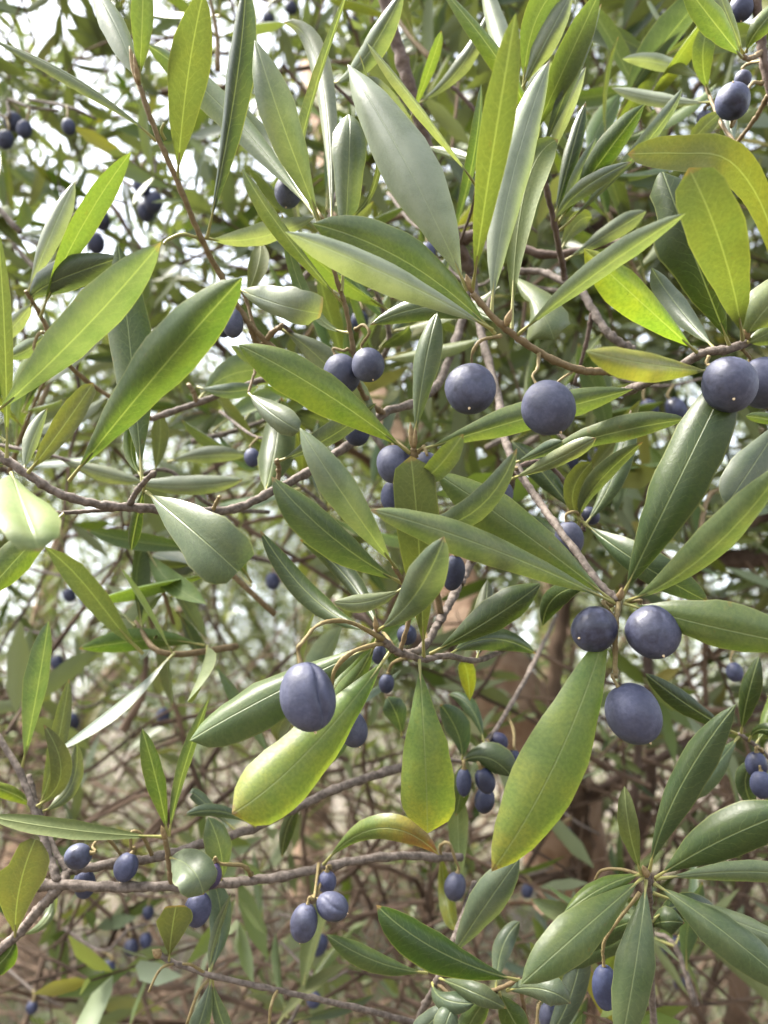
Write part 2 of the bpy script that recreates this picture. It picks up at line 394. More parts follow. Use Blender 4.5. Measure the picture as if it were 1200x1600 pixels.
def grass():
    N = 26000; r = 1.6 + 13 * rng.random(N) ** 1.3; a_ = rng.uniform(-.75, .75, N)
    x, y = r * np.sin(a_), r * np.cos(a_); h = rng.uniform(.05, .26, N); th = rng.uniform(0, 6.28, N); ln = rng.normal(0, .5, (N, 2)) * h[:, None]
    z = np.full(N, -.01); wv = np.stack([np.cos(th), np.sin(th), 0 * th], -1) * (.004 + .004 * rng.random(N))[:, None]
    b0 = np.stack([x, y, z], -1); mid = b0 + np.stack([ln[:, 0] * .4, ln[:, 1] * .4, h * .6], -1); top = b0 + np.stack([ln[:, 0], ln[:, 1], h], -1)
    V = np.stack([b0 - wv, b0 + wv, mid + wv * .7, mid - wv * .7, top], 1).reshape(-1, 3)
    F = [];
    for i in range(N): o = 5 * i; F += [(o, o + 1, o + 2, o + 3), (o + 3, o + 2, o + 4)]
    return obj('grass', mesh_from('grass', V, F, [M_GRASS], False), kind='stuff', label='short dry grass over the ground behind the tree', category='grass')
grass()

# ------------------------------------------------------------------ sprigs for the deep foliage
def sprig_template(seed, pairs, low):
    rg = np.random.default_rng(seed); L = .022 * pairs + .03
    ax = catmull([(0, 0, 0), (L * .5, rg.normal(0, .012), rg.normal(0, .012)), (L, rg.normal(0, .03), rg.normal(0, .03))], pairs + 2)
    LV, LF = [], []; o = 0
    for k in range(1, pairs + 2):
        c = ax[k] if k < len(ax) else ax[-1]; T = unit(ax[min(k, len(ax) - 1)] - ax[min(k, len(ax) - 1) - 1])
        for sgn in (-1, 1):
            if rg.random() < .08: continue
            phi = k * math.pi / 2 + rg.normal(0, .3); ref = unit(np.cross(T, [.2, .5, .84])); r2 = np.cross(T, ref)
            out = (math.cos(phi) * ref + math.sin(phi) * r2) * sgn
            sp = rg.uniform(.35, 1.15) if k <= pairs else rg.uniform(.15, .5)
            D = unit(T * math.cos(sp) + out * math.sin(sp)); Ln = rg.uniform(.038, .068); W = Ln * rg.uniform(.085, .14)
            Nn = unit(T * math.sin(sp) - out * math.cos(sp) + rg.normal(0, .25, 3)); S = unit(np.cross(D, Nn)); Nn = np.cross(S, D)
            bend = rg.normal(-.05, .1) * Ln
            f = lambda t, s_, h: c + D * Ln * t + S * W * s_ + Nn * (bend * t * t + h * W)
            if low:
                LV += [f(.04, 0, 0), f(.5, -1, .25), f(.5, 0, 0), f(.5, 1, .25), f(1, 0, 0)]
                LF += [(o, o + 2, o + 1), (o, o + 3, o + 2), (o + 1, o + 2, o + 4), (o + 2, o + 3, o + 4)]; o += 5
            else:
                LV += [f(.03, 0, 0), f(.3, -.8, .25), f(.3, 0, 0), f(.3, .8, .25), f(.68, -.9, .25), f(.68, 0, 0), f(.68, .9, .25), f(1, 0, 0)]
                LF += [(o, o + 2, o + 1), (o, o + 3, o + 2), (o + 1, o + 2, o + 5, o + 4), (o + 2, o + 3, o + 6, o + 5), (o + 4, o + 5, o + 7), (o + 5, o + 6, o + 7)]; o += 8
    tv, tf = tube(ax, np.linspace(.0016, .0007, len(ax)), 3, caps=False)
    return np.array(LV), LF, tv, tf
TPL = [sprig_template(100 + i, 5 + i % 4, False) for i in range(10)]
TPL_LOW = [sprig_template(200 + i, 7 + i % 4, True) for i in range(10)]
def rand_rot(n, up=.5):
    d = rng.normal(size=(n, 3)); d[:, 2] += up; d = unit(d); r = unit(rng.normal(size=(n, 3)))
    y = unit(np.cross(d, r)); z = np.cross(d, y)
    return np.stack([d, y, z], -1)           # columns: where local x, y, z go
def scatter(pos, tpls, up=.5, smin=.8, smax=1.25):
    LV, LF, TV, TF = [], [], [], []; lo = to = 0
    R_ = rand_rot(len(pos), up); S_ = rng.uniform(smin, smax, len(pos)); which = rng.integers(0, len(tpls), len(pos))
    for p, R1, s_, k in zip(pos, R_, S_, which):
        lv, lf, tv, tf = tpls[k]
        LV.append(lv @ R1.T * s_ + p); LF += [tuple(i + lo for i in q) for q in lf]; lo += len(lv)
        TV.append(tv @ R1.T * s_ + p); TF += [tuple(i + to for i in q) for q in tf]; to += len(tv)
    return np.vstack(LV), LF, np.vstack(TV), TF

# ------------------------------------------------------------------ the tree the branches grow from
TB = P(935, 1900, 1.28); TB[2] = 0.0
tree = obj('olive_tree', None, None, TB, label='olive tree in the blurred background with reddish brown trunk and tangled bare inner twigs', category='tree')
def tpart(name, pts, r, mat, sides=10, knobs=.12, parent=tree, jitter=.12, n=None):
    w_ = np.array([P(*q) for q in pts])
    n = n or 7 * len(pts); path = catmull(w_, n); path += rng.normal(size=path.shape) * np.linspace(r[0], r[1], n)[:, None] * jitter
    V, F = tube(path, np.linspace(r[0], r[1], n) * (1 + .10 * rng.normal(size=n)), sides, knobs)
    return obj(name, mesh_from(name, V - TB, F, [mat]), parent)
path = [TB + np.array([.04, .03, -.1]), TB + np.array([.02, 0, .35]), P(935, 1750, 1.22), P(915, 1480, 1.12), P(880, 1290, 1.03), P(825, 1140, .98), P(765, 1040, .97), P(715, 930, 1.02), P(640, 760, 1.15), P(560, 500, 1.4), P(480, 100, 1.7)]
pp = catmull(path, 60); pr = np.interp(np.linspace(0, 1, 60), [0, .15, .4, .6, .75, 1], [.085, .06, .042, .033, .024, .012])
pr = pr * 1.25
V, F = tube(pp + rng.normal(size=pp.shape) * pr[:, None] * .07, pr * (1 + .05 * rng.normal(size=60)), 14, .09)
obj('trunk', mesh_from('trunk', V - TB, F, [M_TRUNK]), tree, label='reddish brown trunk leaning behind the branches')
for pts, r in [
    ([(905, 1400, 1.08), (912, 1330, .96), (900, 1220, .92), (870, 1090, .9), (880, 960, .92), (940, 800, 1.0), (1050, 560, 1.2)], (.012, .006)),
    ([(700, 1010, .98), (712, 1090, .9), (722, 1150, .87), (735, 1230, .9)], (.011, .004)),
    ([(930, 1480, 1.1), (1000, 1300, .95), (1020, 1150, .9), (1010, 1020, .92), (1000, 900, 1.0)], (.009, .004)),
    ([(905, 1370, 1.0), (840, 1372, .9), (760, 1360, .85), (700, 1335, .84)], (.008, .005)),
    ([(960, 1430, 1.0), (985, 1300, .82), (995, 1200, .78), (1010, 1060, .8)], (.006, .003)),
    ([(740, 1010, .98), (660, 1000, .9), (560, 960, 1.0), (430, 900, 1.2)], (.010, .005)),
    ([(1000, 900, 1.0), (1100, 880, .85), (1250, 860, .8)], (.012, .010)),
    ([(1100, 870, .85), (1150, 830, .8), (1220, 790, .8)], (.008, .006)),
    ([(640, 760, 1.15), (700, 560, 1.0), (800, 420, .9), (960, 330, .95), (1100, 120, 1.1)], (.010, .005)),
    ([(560, 500, 1.4), (400, 380, 1.2), (200, 260, 1.1), (40, 80, 1.1)], (.009, .004)),
    ([(640, 760, 1.2), (450, 640, 1.0), (280, 470, .95), (160, 300, 1.0)], (.008, .003)),
    ([(900, 1260, 1.0), (960, 1220, .9), (1060, 1170, .85), (1240, 1080, .9)], (.006, .004)),
    ([(1150, 1600, .9), (1160, 1430, .9), (1150, 1300, .95), (1120, 1150, 1.0)], (.013, .009))]:
    tpart('limb', pts, r, M_DARK if rng.random() < .5 else M_TWIG)

# thin bare twigs of the inside of the crown: nobody could count them
parts = []
def twig(x, y, d, ang, ln, r0, droop=0):
    k = 7; p = [np.array([x, y, d])]; a_ = ang; da = rng.normal(0, .04)
    for i in range(k):
        a_ += rng.normal(0, .22); da += rng.normal(0, .02)
        p.append(p[-1] + np.array([math.cos(a_) * ln / k, -math.sin(a_) * ln / k, da * d * .4]))
    w_ = np.array([P(q[0], q[1], max(.55, q[2])) for q in p])
    parts.append(tube(w_, np.linspace(r0, r0 * .35, k + 1), 4, .1, caps=False))
for i in range(1150):
    x = rng.uniform(-450, 1650); y = rng.uniform(1110, 1800) if i % 10 < 8 else rng.uniform(-300, 1050); d = .62 + (2.2 if i < 1000 else 3.4) * rng.random() ** (1.5 if i < 1000 else .8)
    twig(x, y, d, rng.uniform(0, 6.28), rng.uniform(250, 700), rng.uniform(.0012, .0045) * (.6 + .4 * d))
V, F = join(parts)
obj('bare_twigs', mesh_from('bare_twigs', V - TB, F, [M_TWIG]), tree, kind='stuff')

# crown of the same tree
def rho(x, y):
    up = 1.0 if y < 820 else max(.12, 1 - (y - 820) / 400)
    if x < 520: up *= .5 if y < 860 else .14
    if x > 700 and y < 700: up *= 1.25
    return up
pos = []
while len(pos) < 2900:
    x, y, d = rng.uniform(-700, 1900), rng.uniform(-900, 1750), (.75 + 2.1 * rng.random() ** 1.2)
    if 690 < x < 900 and 960 < y < 1260 and d < 1.1: continue
    if rng.random() < rho(x, y) * .8: pos.append(P(x, y, d))
LV, LF, TV, TF = scatter(np.array(pos), TPL)
obj('crown', mesh_from('crown', LV - TB, LF, [M_FAR]), tree, kind='stuff')
obj('crown_shoots', mesh_from('crown_shoots', TV - TB, TF, [M_TWIG]), tree, kind='stuff')

pos = []
while len(pos) < 300:
    x, y, d = rng.uniform(-500, 1700), rng.uniform(-500, 1750), .5 + .45 * rng.random() ** .8
    if 660 < x < 920 and 920 < y < 1300: continue
    if rng.random() < (1.0 if y < 780 else .5) * (.3 if x < 450 and 850 < y < 1150 else 1): pos.append(P(x, y, d))
LV, LF, TV, TF = scatter(np.array(pos), TPL, .4, .8, 1.1)
obj('outer_crown', mesh_from('outer_crown', LV - TB, LF, [M_FAR]), tree, kind='stuff')
obj('outer_shoots', mesh_from('outer_shoots', TV - TB, TF, [M_TWIG]), tree, kind='stuff')
pos = []
while len(pos) < 3600:
    x, y, d = rng.uniform(-900, 2100), rng.uniform(-1000, 1420), 2.0 + 3.0 * rng.random()
    if rng.random() < (1.0 if y < 1100 else .4) * (.5 if x < 500 and y < 850 else (.3 if x < 480 and y < 1150 else 1)): pos.append(P(x, y, d))
LV, LF, TV, TF = scatter(np.array(pos), TPL_LOW, .3, .9, 1.35)
obj('inner_crown', mesh_from('inner_crown', LV - TB, LF, [M_FAR]), tree, kind='stuff')
obj('inner_shoots', mesh_from('inner_shoots', TV - TB, TF, [M_TWIG]), tree, kind='stuff')

# trees farther off, seen through the gaps
def far_tree(x, y, h, cr, cz, N, label, seed):
    root = obj('olive_tree', None, None, (x, y, 0), label=label, category='tree', group='olive trees farther off')
    pt = catmull([(0, 0, -.1), (.08, .03, h * .25), (-.06, .1, h * .5), (.1, 0, h * .8)], 24)
    V, F = tube(pt, np.linspace(.17, .04, 24) * (1 + .08 * rng.normal(size=24)), 10, .1)
    obj('trunk', mesh_from('trunk', V, F, [M_TRUNK]), root)
    ps = []
    for i in range(7):
        a_ = i * .9 + seed; q = catmull([(0, .05, h * .3), (cr * .4 * math.cos(a_), cr * .4 * math.sin(a_), h * .55), (cr * .85 * math.cos(a_), cr * .85 * math.sin(a_), h * .8)], 12)
        ps.append(tube(q, np.linspace(.06, .012, 12), 6, .1))
    V, F = join(ps); obj('limbs', mesh_from('limbs', V, F, [M_TWIG]), root, kind='stuff')
    u = unit(rng.normal(size=(N, 3))) * (.35 + .65 * rng.random((N, 1)) ** .5)
    p = u * np.array([cr, cr, cz]) + np.array([0, 0, h * .62]) + rng.normal(0, .12, (N, 3))
    LV, LF, TV, TF = scatter(p, TPL_LOW, .3, .8, 1.2)
    obj('crown', mesh_from('crown', LV, LF, [M_FAR]), root, kind='stuff')
    obj('crown_shoots', mesh_from('crown_shoots', TV, TF, [M_TWIG]), root, kind='stuff')
far_tree(-2.3, 5.4, 3.9, 2.0, 1.9, 4600, 'far olive tree at the left seen as blurred flecks of sky between leaves', 1)
far_tree(1.4, 6.6, 4.6, 2.3, 2.0, 3600, 'far olive tree behind the middle right of the branches', 2)
far_tree(5.2, 9.5, 5.0, 2.6, 2.2, 1500, 'far olive tree at the right behind the leaning trunk', 3)
far_tree(-6.5, 11, 5.0, 2.8, 2.2, 1500, 'most distant olive tree towards the left edge', 4)
far_tree(-.7, 7.6, 4.4, 2.0, 2.0, 4200, 'far olive tree behind the centre left, a fine blurred speckle of leaves', 5)
# ================================================================== FOREGROUND BRANCHES
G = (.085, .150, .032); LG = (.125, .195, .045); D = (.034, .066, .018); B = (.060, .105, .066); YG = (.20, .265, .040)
O = (.105, .130, .026); PL = (.150, .195, .105); Y = (.30, .29, .035); GR = (.11, .15, .085)

# --- upper left long shoot
b = Branch('long brown shoot rising at the upper left past a tall dull olive-green leaf', (440, 556, .31))
b.stem([(600, 648, .322), (520, 622, .325), (440, 556, .31), (385, 500, .305), (345, 430, .30), (313, 370, .29), (278, 285, .28), (248, 218, .275), (218, 135, .27)], (6, 5), M_BROWN)
b.bud(218, 135, .27, 202, 72, 7); b.bud(217, 130, .268, 209, 84, 5)
b.leaf([(217, 135, .27), (185, 50, .275), (140, -30, .285)], 42, PL, .75, side=1, roll=20)
b.leaf([(218, 128, .27), (222, 40, .262), (224, -50, .26)], 38, LG, .0, side=-1, roll=-12)
b.leaf([(245, 220, .275), (130, 132, .262), (-15, 60, .25)], 17, GR, .25, roll=55, roll1=62)
b.leaf([(277, 282, .28), (292, 130, .262), (318, -12, .25)], 68, (.078, .105, .026), .0, side=-1, roll=8, fold=.10, label='broad dull olive-green leaf showing its underside')
b.leaf([(323, 372, .292), (366, 150, .27), (384, -30, .26)], 46, (.035, .062, .040), .12, roll=-32, roll1=-14, fold=.3, label='narrow dark blue-green glossy leaf')
b.leaf([(320, 372, .292), (400, 372, .30), (492, 340, .31)], 38, PL, .55, roll=18)
b.stalk([(310, 372, .29), (285, 366, .285), (262, 375, .283), (256, 382, .282)], 3, M_PET)
b.stalk([(258, 218, .276), (252, 205, .274), (257, 192, .273)], 3.2, M_PET)

# --- left branch
b = Branch('grey-brown branch entering from the left edge below two large green leaves', (-15, 700, .255))
b.stem([(-15, 700, .255), (45, 742, .255), (95, 772, .258), (150, 787, .262), (205, 793, .266), (290, 798, .275), (360, 796, .285), (412, 775, .295), (480, 738, .305), (547, 693, .315), (600, 645, .32), (650, 627, .33), (690, 590, .36), (722, 500, .385), (738, 430, .39)], (8.5, 8))
b.stem([(200, 792, .266), (215, 766, .262), (236, 742, .258)], (6, 5)); b.bud(236, 744, .258, 244, 736, 6, M_BARK)
b.stem([(70, 802, .262), (120, 800, .265), (200, 794, .267)], (4, 4))
b.stem([(432, 762, .298), (436, 735, .296), (432, 718, .294)], (5, 4.5), M_BROWN)
b.stem([(333, 798, .28), (338, 785, .278), (343, 775, .277)], (4, 3), M_STALK)
b.leaf([(-18, 655, .24), (120, 525, .228), (252, 378, .222)], 78, (.075, .125, .050), .38, roll=22, roll1=12, fold=.28, label='large grey-green leaf lying across the left side')
b.leaf([(108, 752, .255), (240, 590, .225), (379, 433, .210)], 92, G, .10, roll=14, roll1=6, fold=.34, wavy=.03, label='largest green leaf, with a pale midrib')
b.leaf([(45, 738, .254), (98, 668, .248), (146, 598, .248)], 42, (.12, .125, .030), 0, side=-1, roll=-14, ab=(.8, .5))
b.leaf([(38, 736, .256), (50, 690, .262), (74, 638, .27)], 27, GR, .6, roll=10)
b.leaf([(10, 715, .25), (8, 540, .245), (-4, 350, .245)], 26, (.10, .125, .025), 0, side=-1, roll=25)
b.leaf([(8, 690, .25), (-30, 640, .25), (-70, 560, .25)], 40, G)
b.leaf([(18, 738, .246), (35, 790, .19), (62, 862, .175)], 92, (.12, .18, .045), .3, roll=-40, roll1=-15, ab=(.8, .6), wavy=.15, arch=.1, label='pale out-of-focus leaf close to the lens, torn and yellowing')
b.leaf([(100, 803, .262), (40, 858, .25), (-28, 935, .24)], 58, (.11, .16, .035), .05, roll=-8)
b.leaf([(228, 768, .262), (300, 828, .24), (372, 893, .235)], 108, (.085, .140, .050), .15, roll=12, fold=.2, wavy=.06, wl=[(0, 0), (.05, .02), (.3, .55), (.6, .93), (.8, 1), (.9, .97), (.96, .8), (1, .72)], wr=[(0, 0), (.05, .02), (.3, .5), (.6, .85), (.8, .95), (.92, .85), (1, .5)], arch=.1, label='broad blunt leaf with a torn end')
b.leaf([(222, 752, .262), (205, 560, .272), (184, 380, .28)], 72, (.070, .125, .028), .0, roll=-10, fold=.15)
b.leaf([(226, 748, .262), (205, 690, .27), (240, 610, .28)], 22, G, .0, roll=35)
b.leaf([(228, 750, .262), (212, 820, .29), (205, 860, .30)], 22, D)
b.leaf([(432, 722, .295), (512, 685, .285), (588, 630, .275)], 40, B, .28, roll=24, fold=.28)
b.leaf([(20, 722, .256), (-60, 740, .25), (-130, 760, .25)], 45, G, .2)

# --- small twig behind the two large left leaves
b = Branch('thin twig with a pale upright leaf and a narrow green leaf near the left edge', (88, 550, .31))
b.stem([(238, 655, .345), (150, 606, .33), (88, 550, .31), (72, 512, .305), (55, 478, .30), (40, 455, .295)], (4.5, 3.5), M_BROWN)
b.leaf([(43, 460, .297), (78, 370, .295), (117, 283, .30)], 36, PL, .85, roll=-12)
b.leaf([(62, 495, .30), (125, 360, .285), (205, 237, .28)], 42, LG, .0, roll=42, roll1=30, side=-1)
b.leaf([(47, 468, .298), (85, 440, .292), (190, 402, .285)], 56, (.045, .082, .048), .18, roll=14, fold=.35)
b.leaf([(50, 475, .298), (30, 500, .30), (-10, 545, .30)], 26, PL, .5)
b.leaf([(75, 520, .306), (45, 545, .31), (8, 560, .315)], 30, G, .4)
b.stalk([(78, 525, .306), (62, 520, .30), (53, 545, .30), (70, 558, .30)], 3)
b.stalk([(84, 540, .31), (72, 505, .31), (60, 492, .31)], 2.5)

# --- thin twig crossing behind at left centre
b = Branch('pale thin twig running behind the largest left leaf towards the centre', (235, 655, .345))
b.stem([(235, 655, .345), (300, 633, .345), (360, 612, .345), (425, 592, .345), (510, 612, .34), (600, 646, .322)], (6, 6))
b.stem([(-30, 690, .37), (85, 713, .36), (185, 748, .37), (262, 735, .375), (330, 790, .38), (420, 800, .40)], (3.5, 4))
b.stem([(308, 630, .345), (302, 612, .343), (294, 600, .343)], (5, 4), M_BROWN)
b.leaf([(308, 605, .343), (355, 612, .335), (404, 604, .335)], 28, B, .35, roll=14)
b.leaf([(310, 625, .345), (380, 580, .37), (480, 590, .38)], 60, G, .35, roll=10)
b.leaf([(425, 592, .345), (395, 560, .35), (360, 540, .35)], 22, LG, .2, roll=15)
b.leaf([(85, 713, .36), (150, 738, .36), (220, 752, .36)], 28, PL, .45, roll=10)
b.leaf([(185, 750, .37), (280, 760, .36), (380, 750, .36)], 34, GR, .5, roll=15)
b.leaf([(262, 722, .38), (320, 712, .37), (385, 712, .37)], 30, GR, .5, roll=10)
b.leaf([(240, 740, .37), (250, 690, .37), (248, 640, .37)], 30, O, 0, side=-1)

# --- upper centre: whorl of long leaves
b = Branch('central brown shoot with a whorl of long leaves above two big olives', (975, 578, .27))
b.stem([(975, 578, .275), (920, 580, .268), (870, 565, .26), (815, 532, .253), (775, 500, .25), (738, 458, .248)], (8, 6), M_BROWN)
b.bud(738, 458, .248, 728, 428, 6); b.bud(790, 510, .249, 800, 482, 6)
b.leaf([(730, 455, .248), (645, 275, .247), (543, 100, .268)], 98, (.105, .150, .062), .85, roll=-12, roll1=4, fold=.26, wavy=.03, label='long silvery leaf with a pale blunt tip')  # high silver paints the sky sheen onto this blade
b.leaf([(738, 452, .248), (768, 250, .215), (806, 20, .200)], 56, (.085, .12, .022), 0, side=-1, roll=28, roll1=10, label='soft-focus leaf standing close to the lens')
b.leaf([(768, 492, .25), (797, 290, .255), (860, 92, .27)], 62, (.11, .15, .06), .8, roll=8)  # silver raised to paint in sheen from the sky
b.leaf([(770, 515, .25), (618, 435, .228), (445, 362, .215)], 54, (.125, .165, .085), .9, roll=26, roll1=18, fold=.2, label='slender pale leaf crossing the centre')  # strong silver stands in for the whitish sheen, painted in colour
b.leaf([(774, 522, .251), (640, 412, .243), (488, 349, .240)], 90, (.090, .150, .036), .14, roll=14, roll1=4, fold=.4, wavy=.02)
b.leaf([(808, 525, .252), (925, 432, .225), (1072, 333, .205)], 40, (.10, .145, .085), .45, roll=32, roll1=20, label='narrow grey-green leaf with a torn pale tip')
b.leaf([(800, 515, .252), (820, 300, .262), (872, 218, .27)], 62, (.115, .170, .030), 0, side=-1, roll=-10)
b.leaf([(790, 512, .251), (690, 478, .27), (577, 508, .28)], 44, (.085, .14, .035), .15, roll=8)
b.stalk([(900, 578, .265), (880, 590, .262), (868, 600, .262)], 2.2)

# --- thick dark branch at the top
b = Branch('dark brown branch descending from the top edge behind the central leaves', (595, -20, .37))
b.stem([(595, -20, .37), (622, 75, .37), (645, 150, .37), (668, 235, .375), (695, 320, .38), (716, 385, .385), (740, 430, .39)], (12, 13), M_DARK)
b.stem([(712, 378, .385), (750, 365, .38), (785, 372, .375), (850, 398, .37), (935, 385, .365), (985, 375, .36)], (12, 5), M_DARK)
b.stem([(795, 425, .365), (845, 425, .36), (880, 440, .35), (910, 458, .345), (935, 500, .335), (960, 530, .33), (990, 548, .33)], (6, 9))
b.stem([(925, 490, .337), (915, 540, .34), (898, 600, .345)], (5, 3), M_DARK)
b.stem([(800, 440, .365), (850, 452, .36), (905, 455, .345)], (5, 5), M_BARK)
b.stem([(697, 125, .40), (735, 165, .40), (770, 205, .40)], (4, 3.5), M_DARK)
b.leaf([(800, 432, .36), (842, 480, .33), (866, 530, .325)], 84, (.13, .185, .085), .25, roll=-12, wl=[(0, 0), (.1, .25), (.3, .8), (.6, 1), (.85, .9), (1, .2)], wr=[(0, 0), (.1, .1), (.25, .3), (.35, .15), (.5, .45), (.65, .9), (.85, .95), (1, .2)], label='pale rounded leaf with a bitten edge')
b.leaf([(700, 385, .38), (735, 270, .31), (752, 130, .30)], 20, (.06, .11, .04), .1, roll=35)
b.leaf([(640, 190, .37), (670, 110, .34), (690, 48, .33)], 18, LG, 0, roll=35, side=-1)
b.leaf([(648, 165, .37), (715, 110, .34), (762, 18, .33)], 28, (.10, .13, .09), .4, roll=25, roll1=-30)
b.leaf([(670, 235, .375), (610, 160, .33), (560, 120, .33)], 30, GR, .3)
b.stem([(716, 385, .385), (735, 335, .34), (745, 290, .30)], (3, 3), M_DARK)
b.stem([(668, 235, .375), (600, 205, .37), (520, 130, .36)], (3.5, 3), M_DARK)
b.leaf([(745, 290, .30), (660, 175, .262), (573, 66, .25)], 17, PL, .5, roll=50, roll1=40)
b.leaf([(660, 228, .372), (700, 240, .345), (748, 252, .33)], 18, PL, .55, roll=20)
b.leaf([(520, 130, .36), (570, 90, .32), (632, -20, .30)], 40, (.08, .12, .085), .4, roll=-15)
b.leaf([(655, 215, .374), (630, 190, .36), (605, 170, .355)], 30, O, 0, side=-1)

# --- three leaves left of the silvery leaf
b = Branch('slim shoot carrying a pair of olives and upright leaves left of the silvery leaf', (560, 600, .29))
b.stem([(602, 647, .321), (578, 630, .305), (560, 600, .29), (552, 545, .285), (540, 480, .28), (527, 440, .275), (515, 395, .27), (503, 350, .265)], (5.5, 4), M_BROWN)
b.leaf([(503, 352, .265), (446, 205, .248), (398, 62, .25)], 64, (.090, .145, .055), .38, roll=10, fold=.28, label='broad upright leaf with fine veins')
b.leaf([(534, 455, .276), (545, 260, .272), (544, 178, .28)], 60, (.085, .135, .045), .22, roll=-8, fold=.2, ab=(1.1, .6))
b.leaf([(540, 478, .28), (445, 365, .265), (378, 262, .262)], 27, (.11, .17, .035), .15, roll=30)
b.leaf([(510, 380, .268), (470, 260, .266), (492, 140, .264), (545, -20, .26)], 18, GR, .1, roll=55, roll1=40, wavy=.2)
b.leaf([(517, 398, .271), (502, 120, .30), (443, 35, .31)], 38, PL, .45, roll=-12)
b.leaf([(505, 360, .266), (590, 270, .275), (560, 80, .28)], 12, O, 0, side=-1, roll=30)
b.leaf([(503, 350, .266), (350, 170, .295), (228, 68, .295)], 50, (.095, .15, .035), .25, roll=14)
b.leaf([(503, 350, .266), (430, 240, .31), (330, 130, .31)], 40, (.09, .14, .03), .3, roll=20)
b.leaf([(548, 520, .283), (480, 470, .30), (440, 330, .31)], 24, G, .1, side=-1)

# --- bitten bluish leaf left of the pair
b = Branch('short twig bearing a bluish leaf with a bitten end', (418, 560, .31))
b.stem([(388, 502, .305), (405, 540, .31), (425, 520, .305), (442, 508, .30)], (6, 5), M_BROWN)
b.leaf([(374, 452, .31), (435, 475, .28), (502, 490, .275)], 62, (.12, .155, .105), .5, roll=12, wl=[(0, 0), (.06, .2), (.25, .7), (.6, 1), (.85, .95), (.95, .85), (1, .75)], wr=[(0, 0), (.06, .2), (.25, .7), (.7, 1), (.85, .95), (.93, .6), (1, .35)], label='bluish leaf with a bitten pale end')
b.stem([(374, 452, .31), (385, 470, .312), (405, 540, .31)], (3, 4), M_BROWN)
b.leaf([(440, 515, .305), (510, 570, .30), (590, 665, .30)], 56, GR, .35, roll=14)
b.stem([(405, 540, .31), (398, 580, .305), (388, 614, .30)], (3, 2.5), M_BROWN)
b.leaf([(388, 614, .30), (424, 645, .285), (468, 674, .28)], 46, (.12, .17, .095), .4, roll=8, ab=(.8, .5))
b.leaf([(412, 776, .297), (430, 700, .34), (440, 620, .35)], 62, (.07, .115, .03), .1, roll=-14)
b.leaf([(382, 468, .312), (402, 420, .32), (408, 380, .33)], 34, O, 0, side=-1)
b.stem([(442, 508, .30), (470, 530, .31), (500, 548, .32)], (4, 3.5), M_BARK)

# --- centre: bud, olives and leaves
b = Branch('short central shoot ending in a brown bud between spreading green leaves', (652, 760, .27))
b.stem([(690, 962, .296), (668, 860, .285), (652, 765, .27), (648, 730, .268), (646, 700, .265)], (6.5, 6), M_BROWN)
b.bud(646, 702, .265, 641, 660, 6); b.bud(648, 700, .264, 649, 668, 4.5)
b.leaf([(640, 708, .266), (505, 612, .248), (372, 538, .245)], 76, (.100, .165, .030), .08, roll=10, fold=.24, label='bright green leaf pointing left of the bud')
b.leaf([(647, 690, .265), (664, 570, .262), (683, 488, .268)], 46, (.070, .115, .036), .25, roll=-12)
b.leaf([(652, 705, .266), (815, 655, .272), (990, 608, .28)], 54, (.105, .170, .040), .2, roll=12, fold=.35)
b.leaf([(656, 745, .268), (680, 735, .235), (724, 678, .225)], 40, (.13, .185, .055), .15, side=-1, roll=8, ab=(.9, .6))
b.stalk([(650, 708, .266), (662, 700, .264), (668, 712, .262)], 3)

# --- branch with whorl right of centre
b = Branch('pale slender twig ending in a whorl of leaves over three big olives at the right', (800, 725, .31))
b.stem([(738, 432, .39), (752, 520, .375), (778, 620, .34), (790, 690, .315), (808, 732, .305), (838, 778, .295), (868, 820, .28), (905, 868, .268), (935, 910, .26), (966, 938, .255)], (8, 7))
b.stem([(966, 940, .255), (963, 975, .252), (961, 1020, .25), (962, 1060, .248)], (5.5, 4.5), M_STALK, name='fruit_stalk')
b.bud(968, 938, .255, 972, 918, 6)
b.leaf([(958, 940, .255), (818, 832, .250), (680, 738, .256)], 80, (.095, .160, .034), .12, roll=12, fold=.25)
b.leaf([(962, 943, .255), (770, 858, .232), (578, 796, .226)], 58, (.120, .185, .060), .22, roll=18, roll1=10, fold=.25, label='long light green leaf crossing the centre')
b.leaf([(972, 932, .255), (1048, 775, .242), (1138, 590, .245)], 96, (.050, .098, .022), .05, roll=-10, fold=.22, ab=(1.0, .5), label='broad dark green leaf below the large olive')
b.leaf([(978, 940, .254), (1100, 868, .225), (1235, 715, .205)], 60, (.110, .165, .060), .22, roll=25, fold=.2)
b.leaf([(975, 943, .254), (1110, 978, .236), (1262, 1010, .23)], 84, (.115, .190, .045), .14, roll=16, fold=.3)
b.leaf([(958, 948, .255), (878, 1170, .232), (768, 1362, .232)], 112, YG, .10, roll=-16, roll1=-6, fold=.12, mat=M_YTIP, wavy=.04, label='large yellow-green leaf hanging beside the olives')
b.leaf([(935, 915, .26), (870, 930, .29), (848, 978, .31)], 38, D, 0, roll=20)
b.leaf([(800, 748, .295), (860, 722, .265), (932, 684, .255)], 30, (.13, .17, .085), .3, roll=12, ab=(1.0, .5))
b.leaf([(832, 715, .30), (950, 678, .278), (1075, 655, .275)], 46, (.105, .16, .045), .2, roll=15, fold=.3)
b.leaf([(800, 725, .30), (850, 705, .285), (880, 690, .28)], 24, B, .2, roll=20)

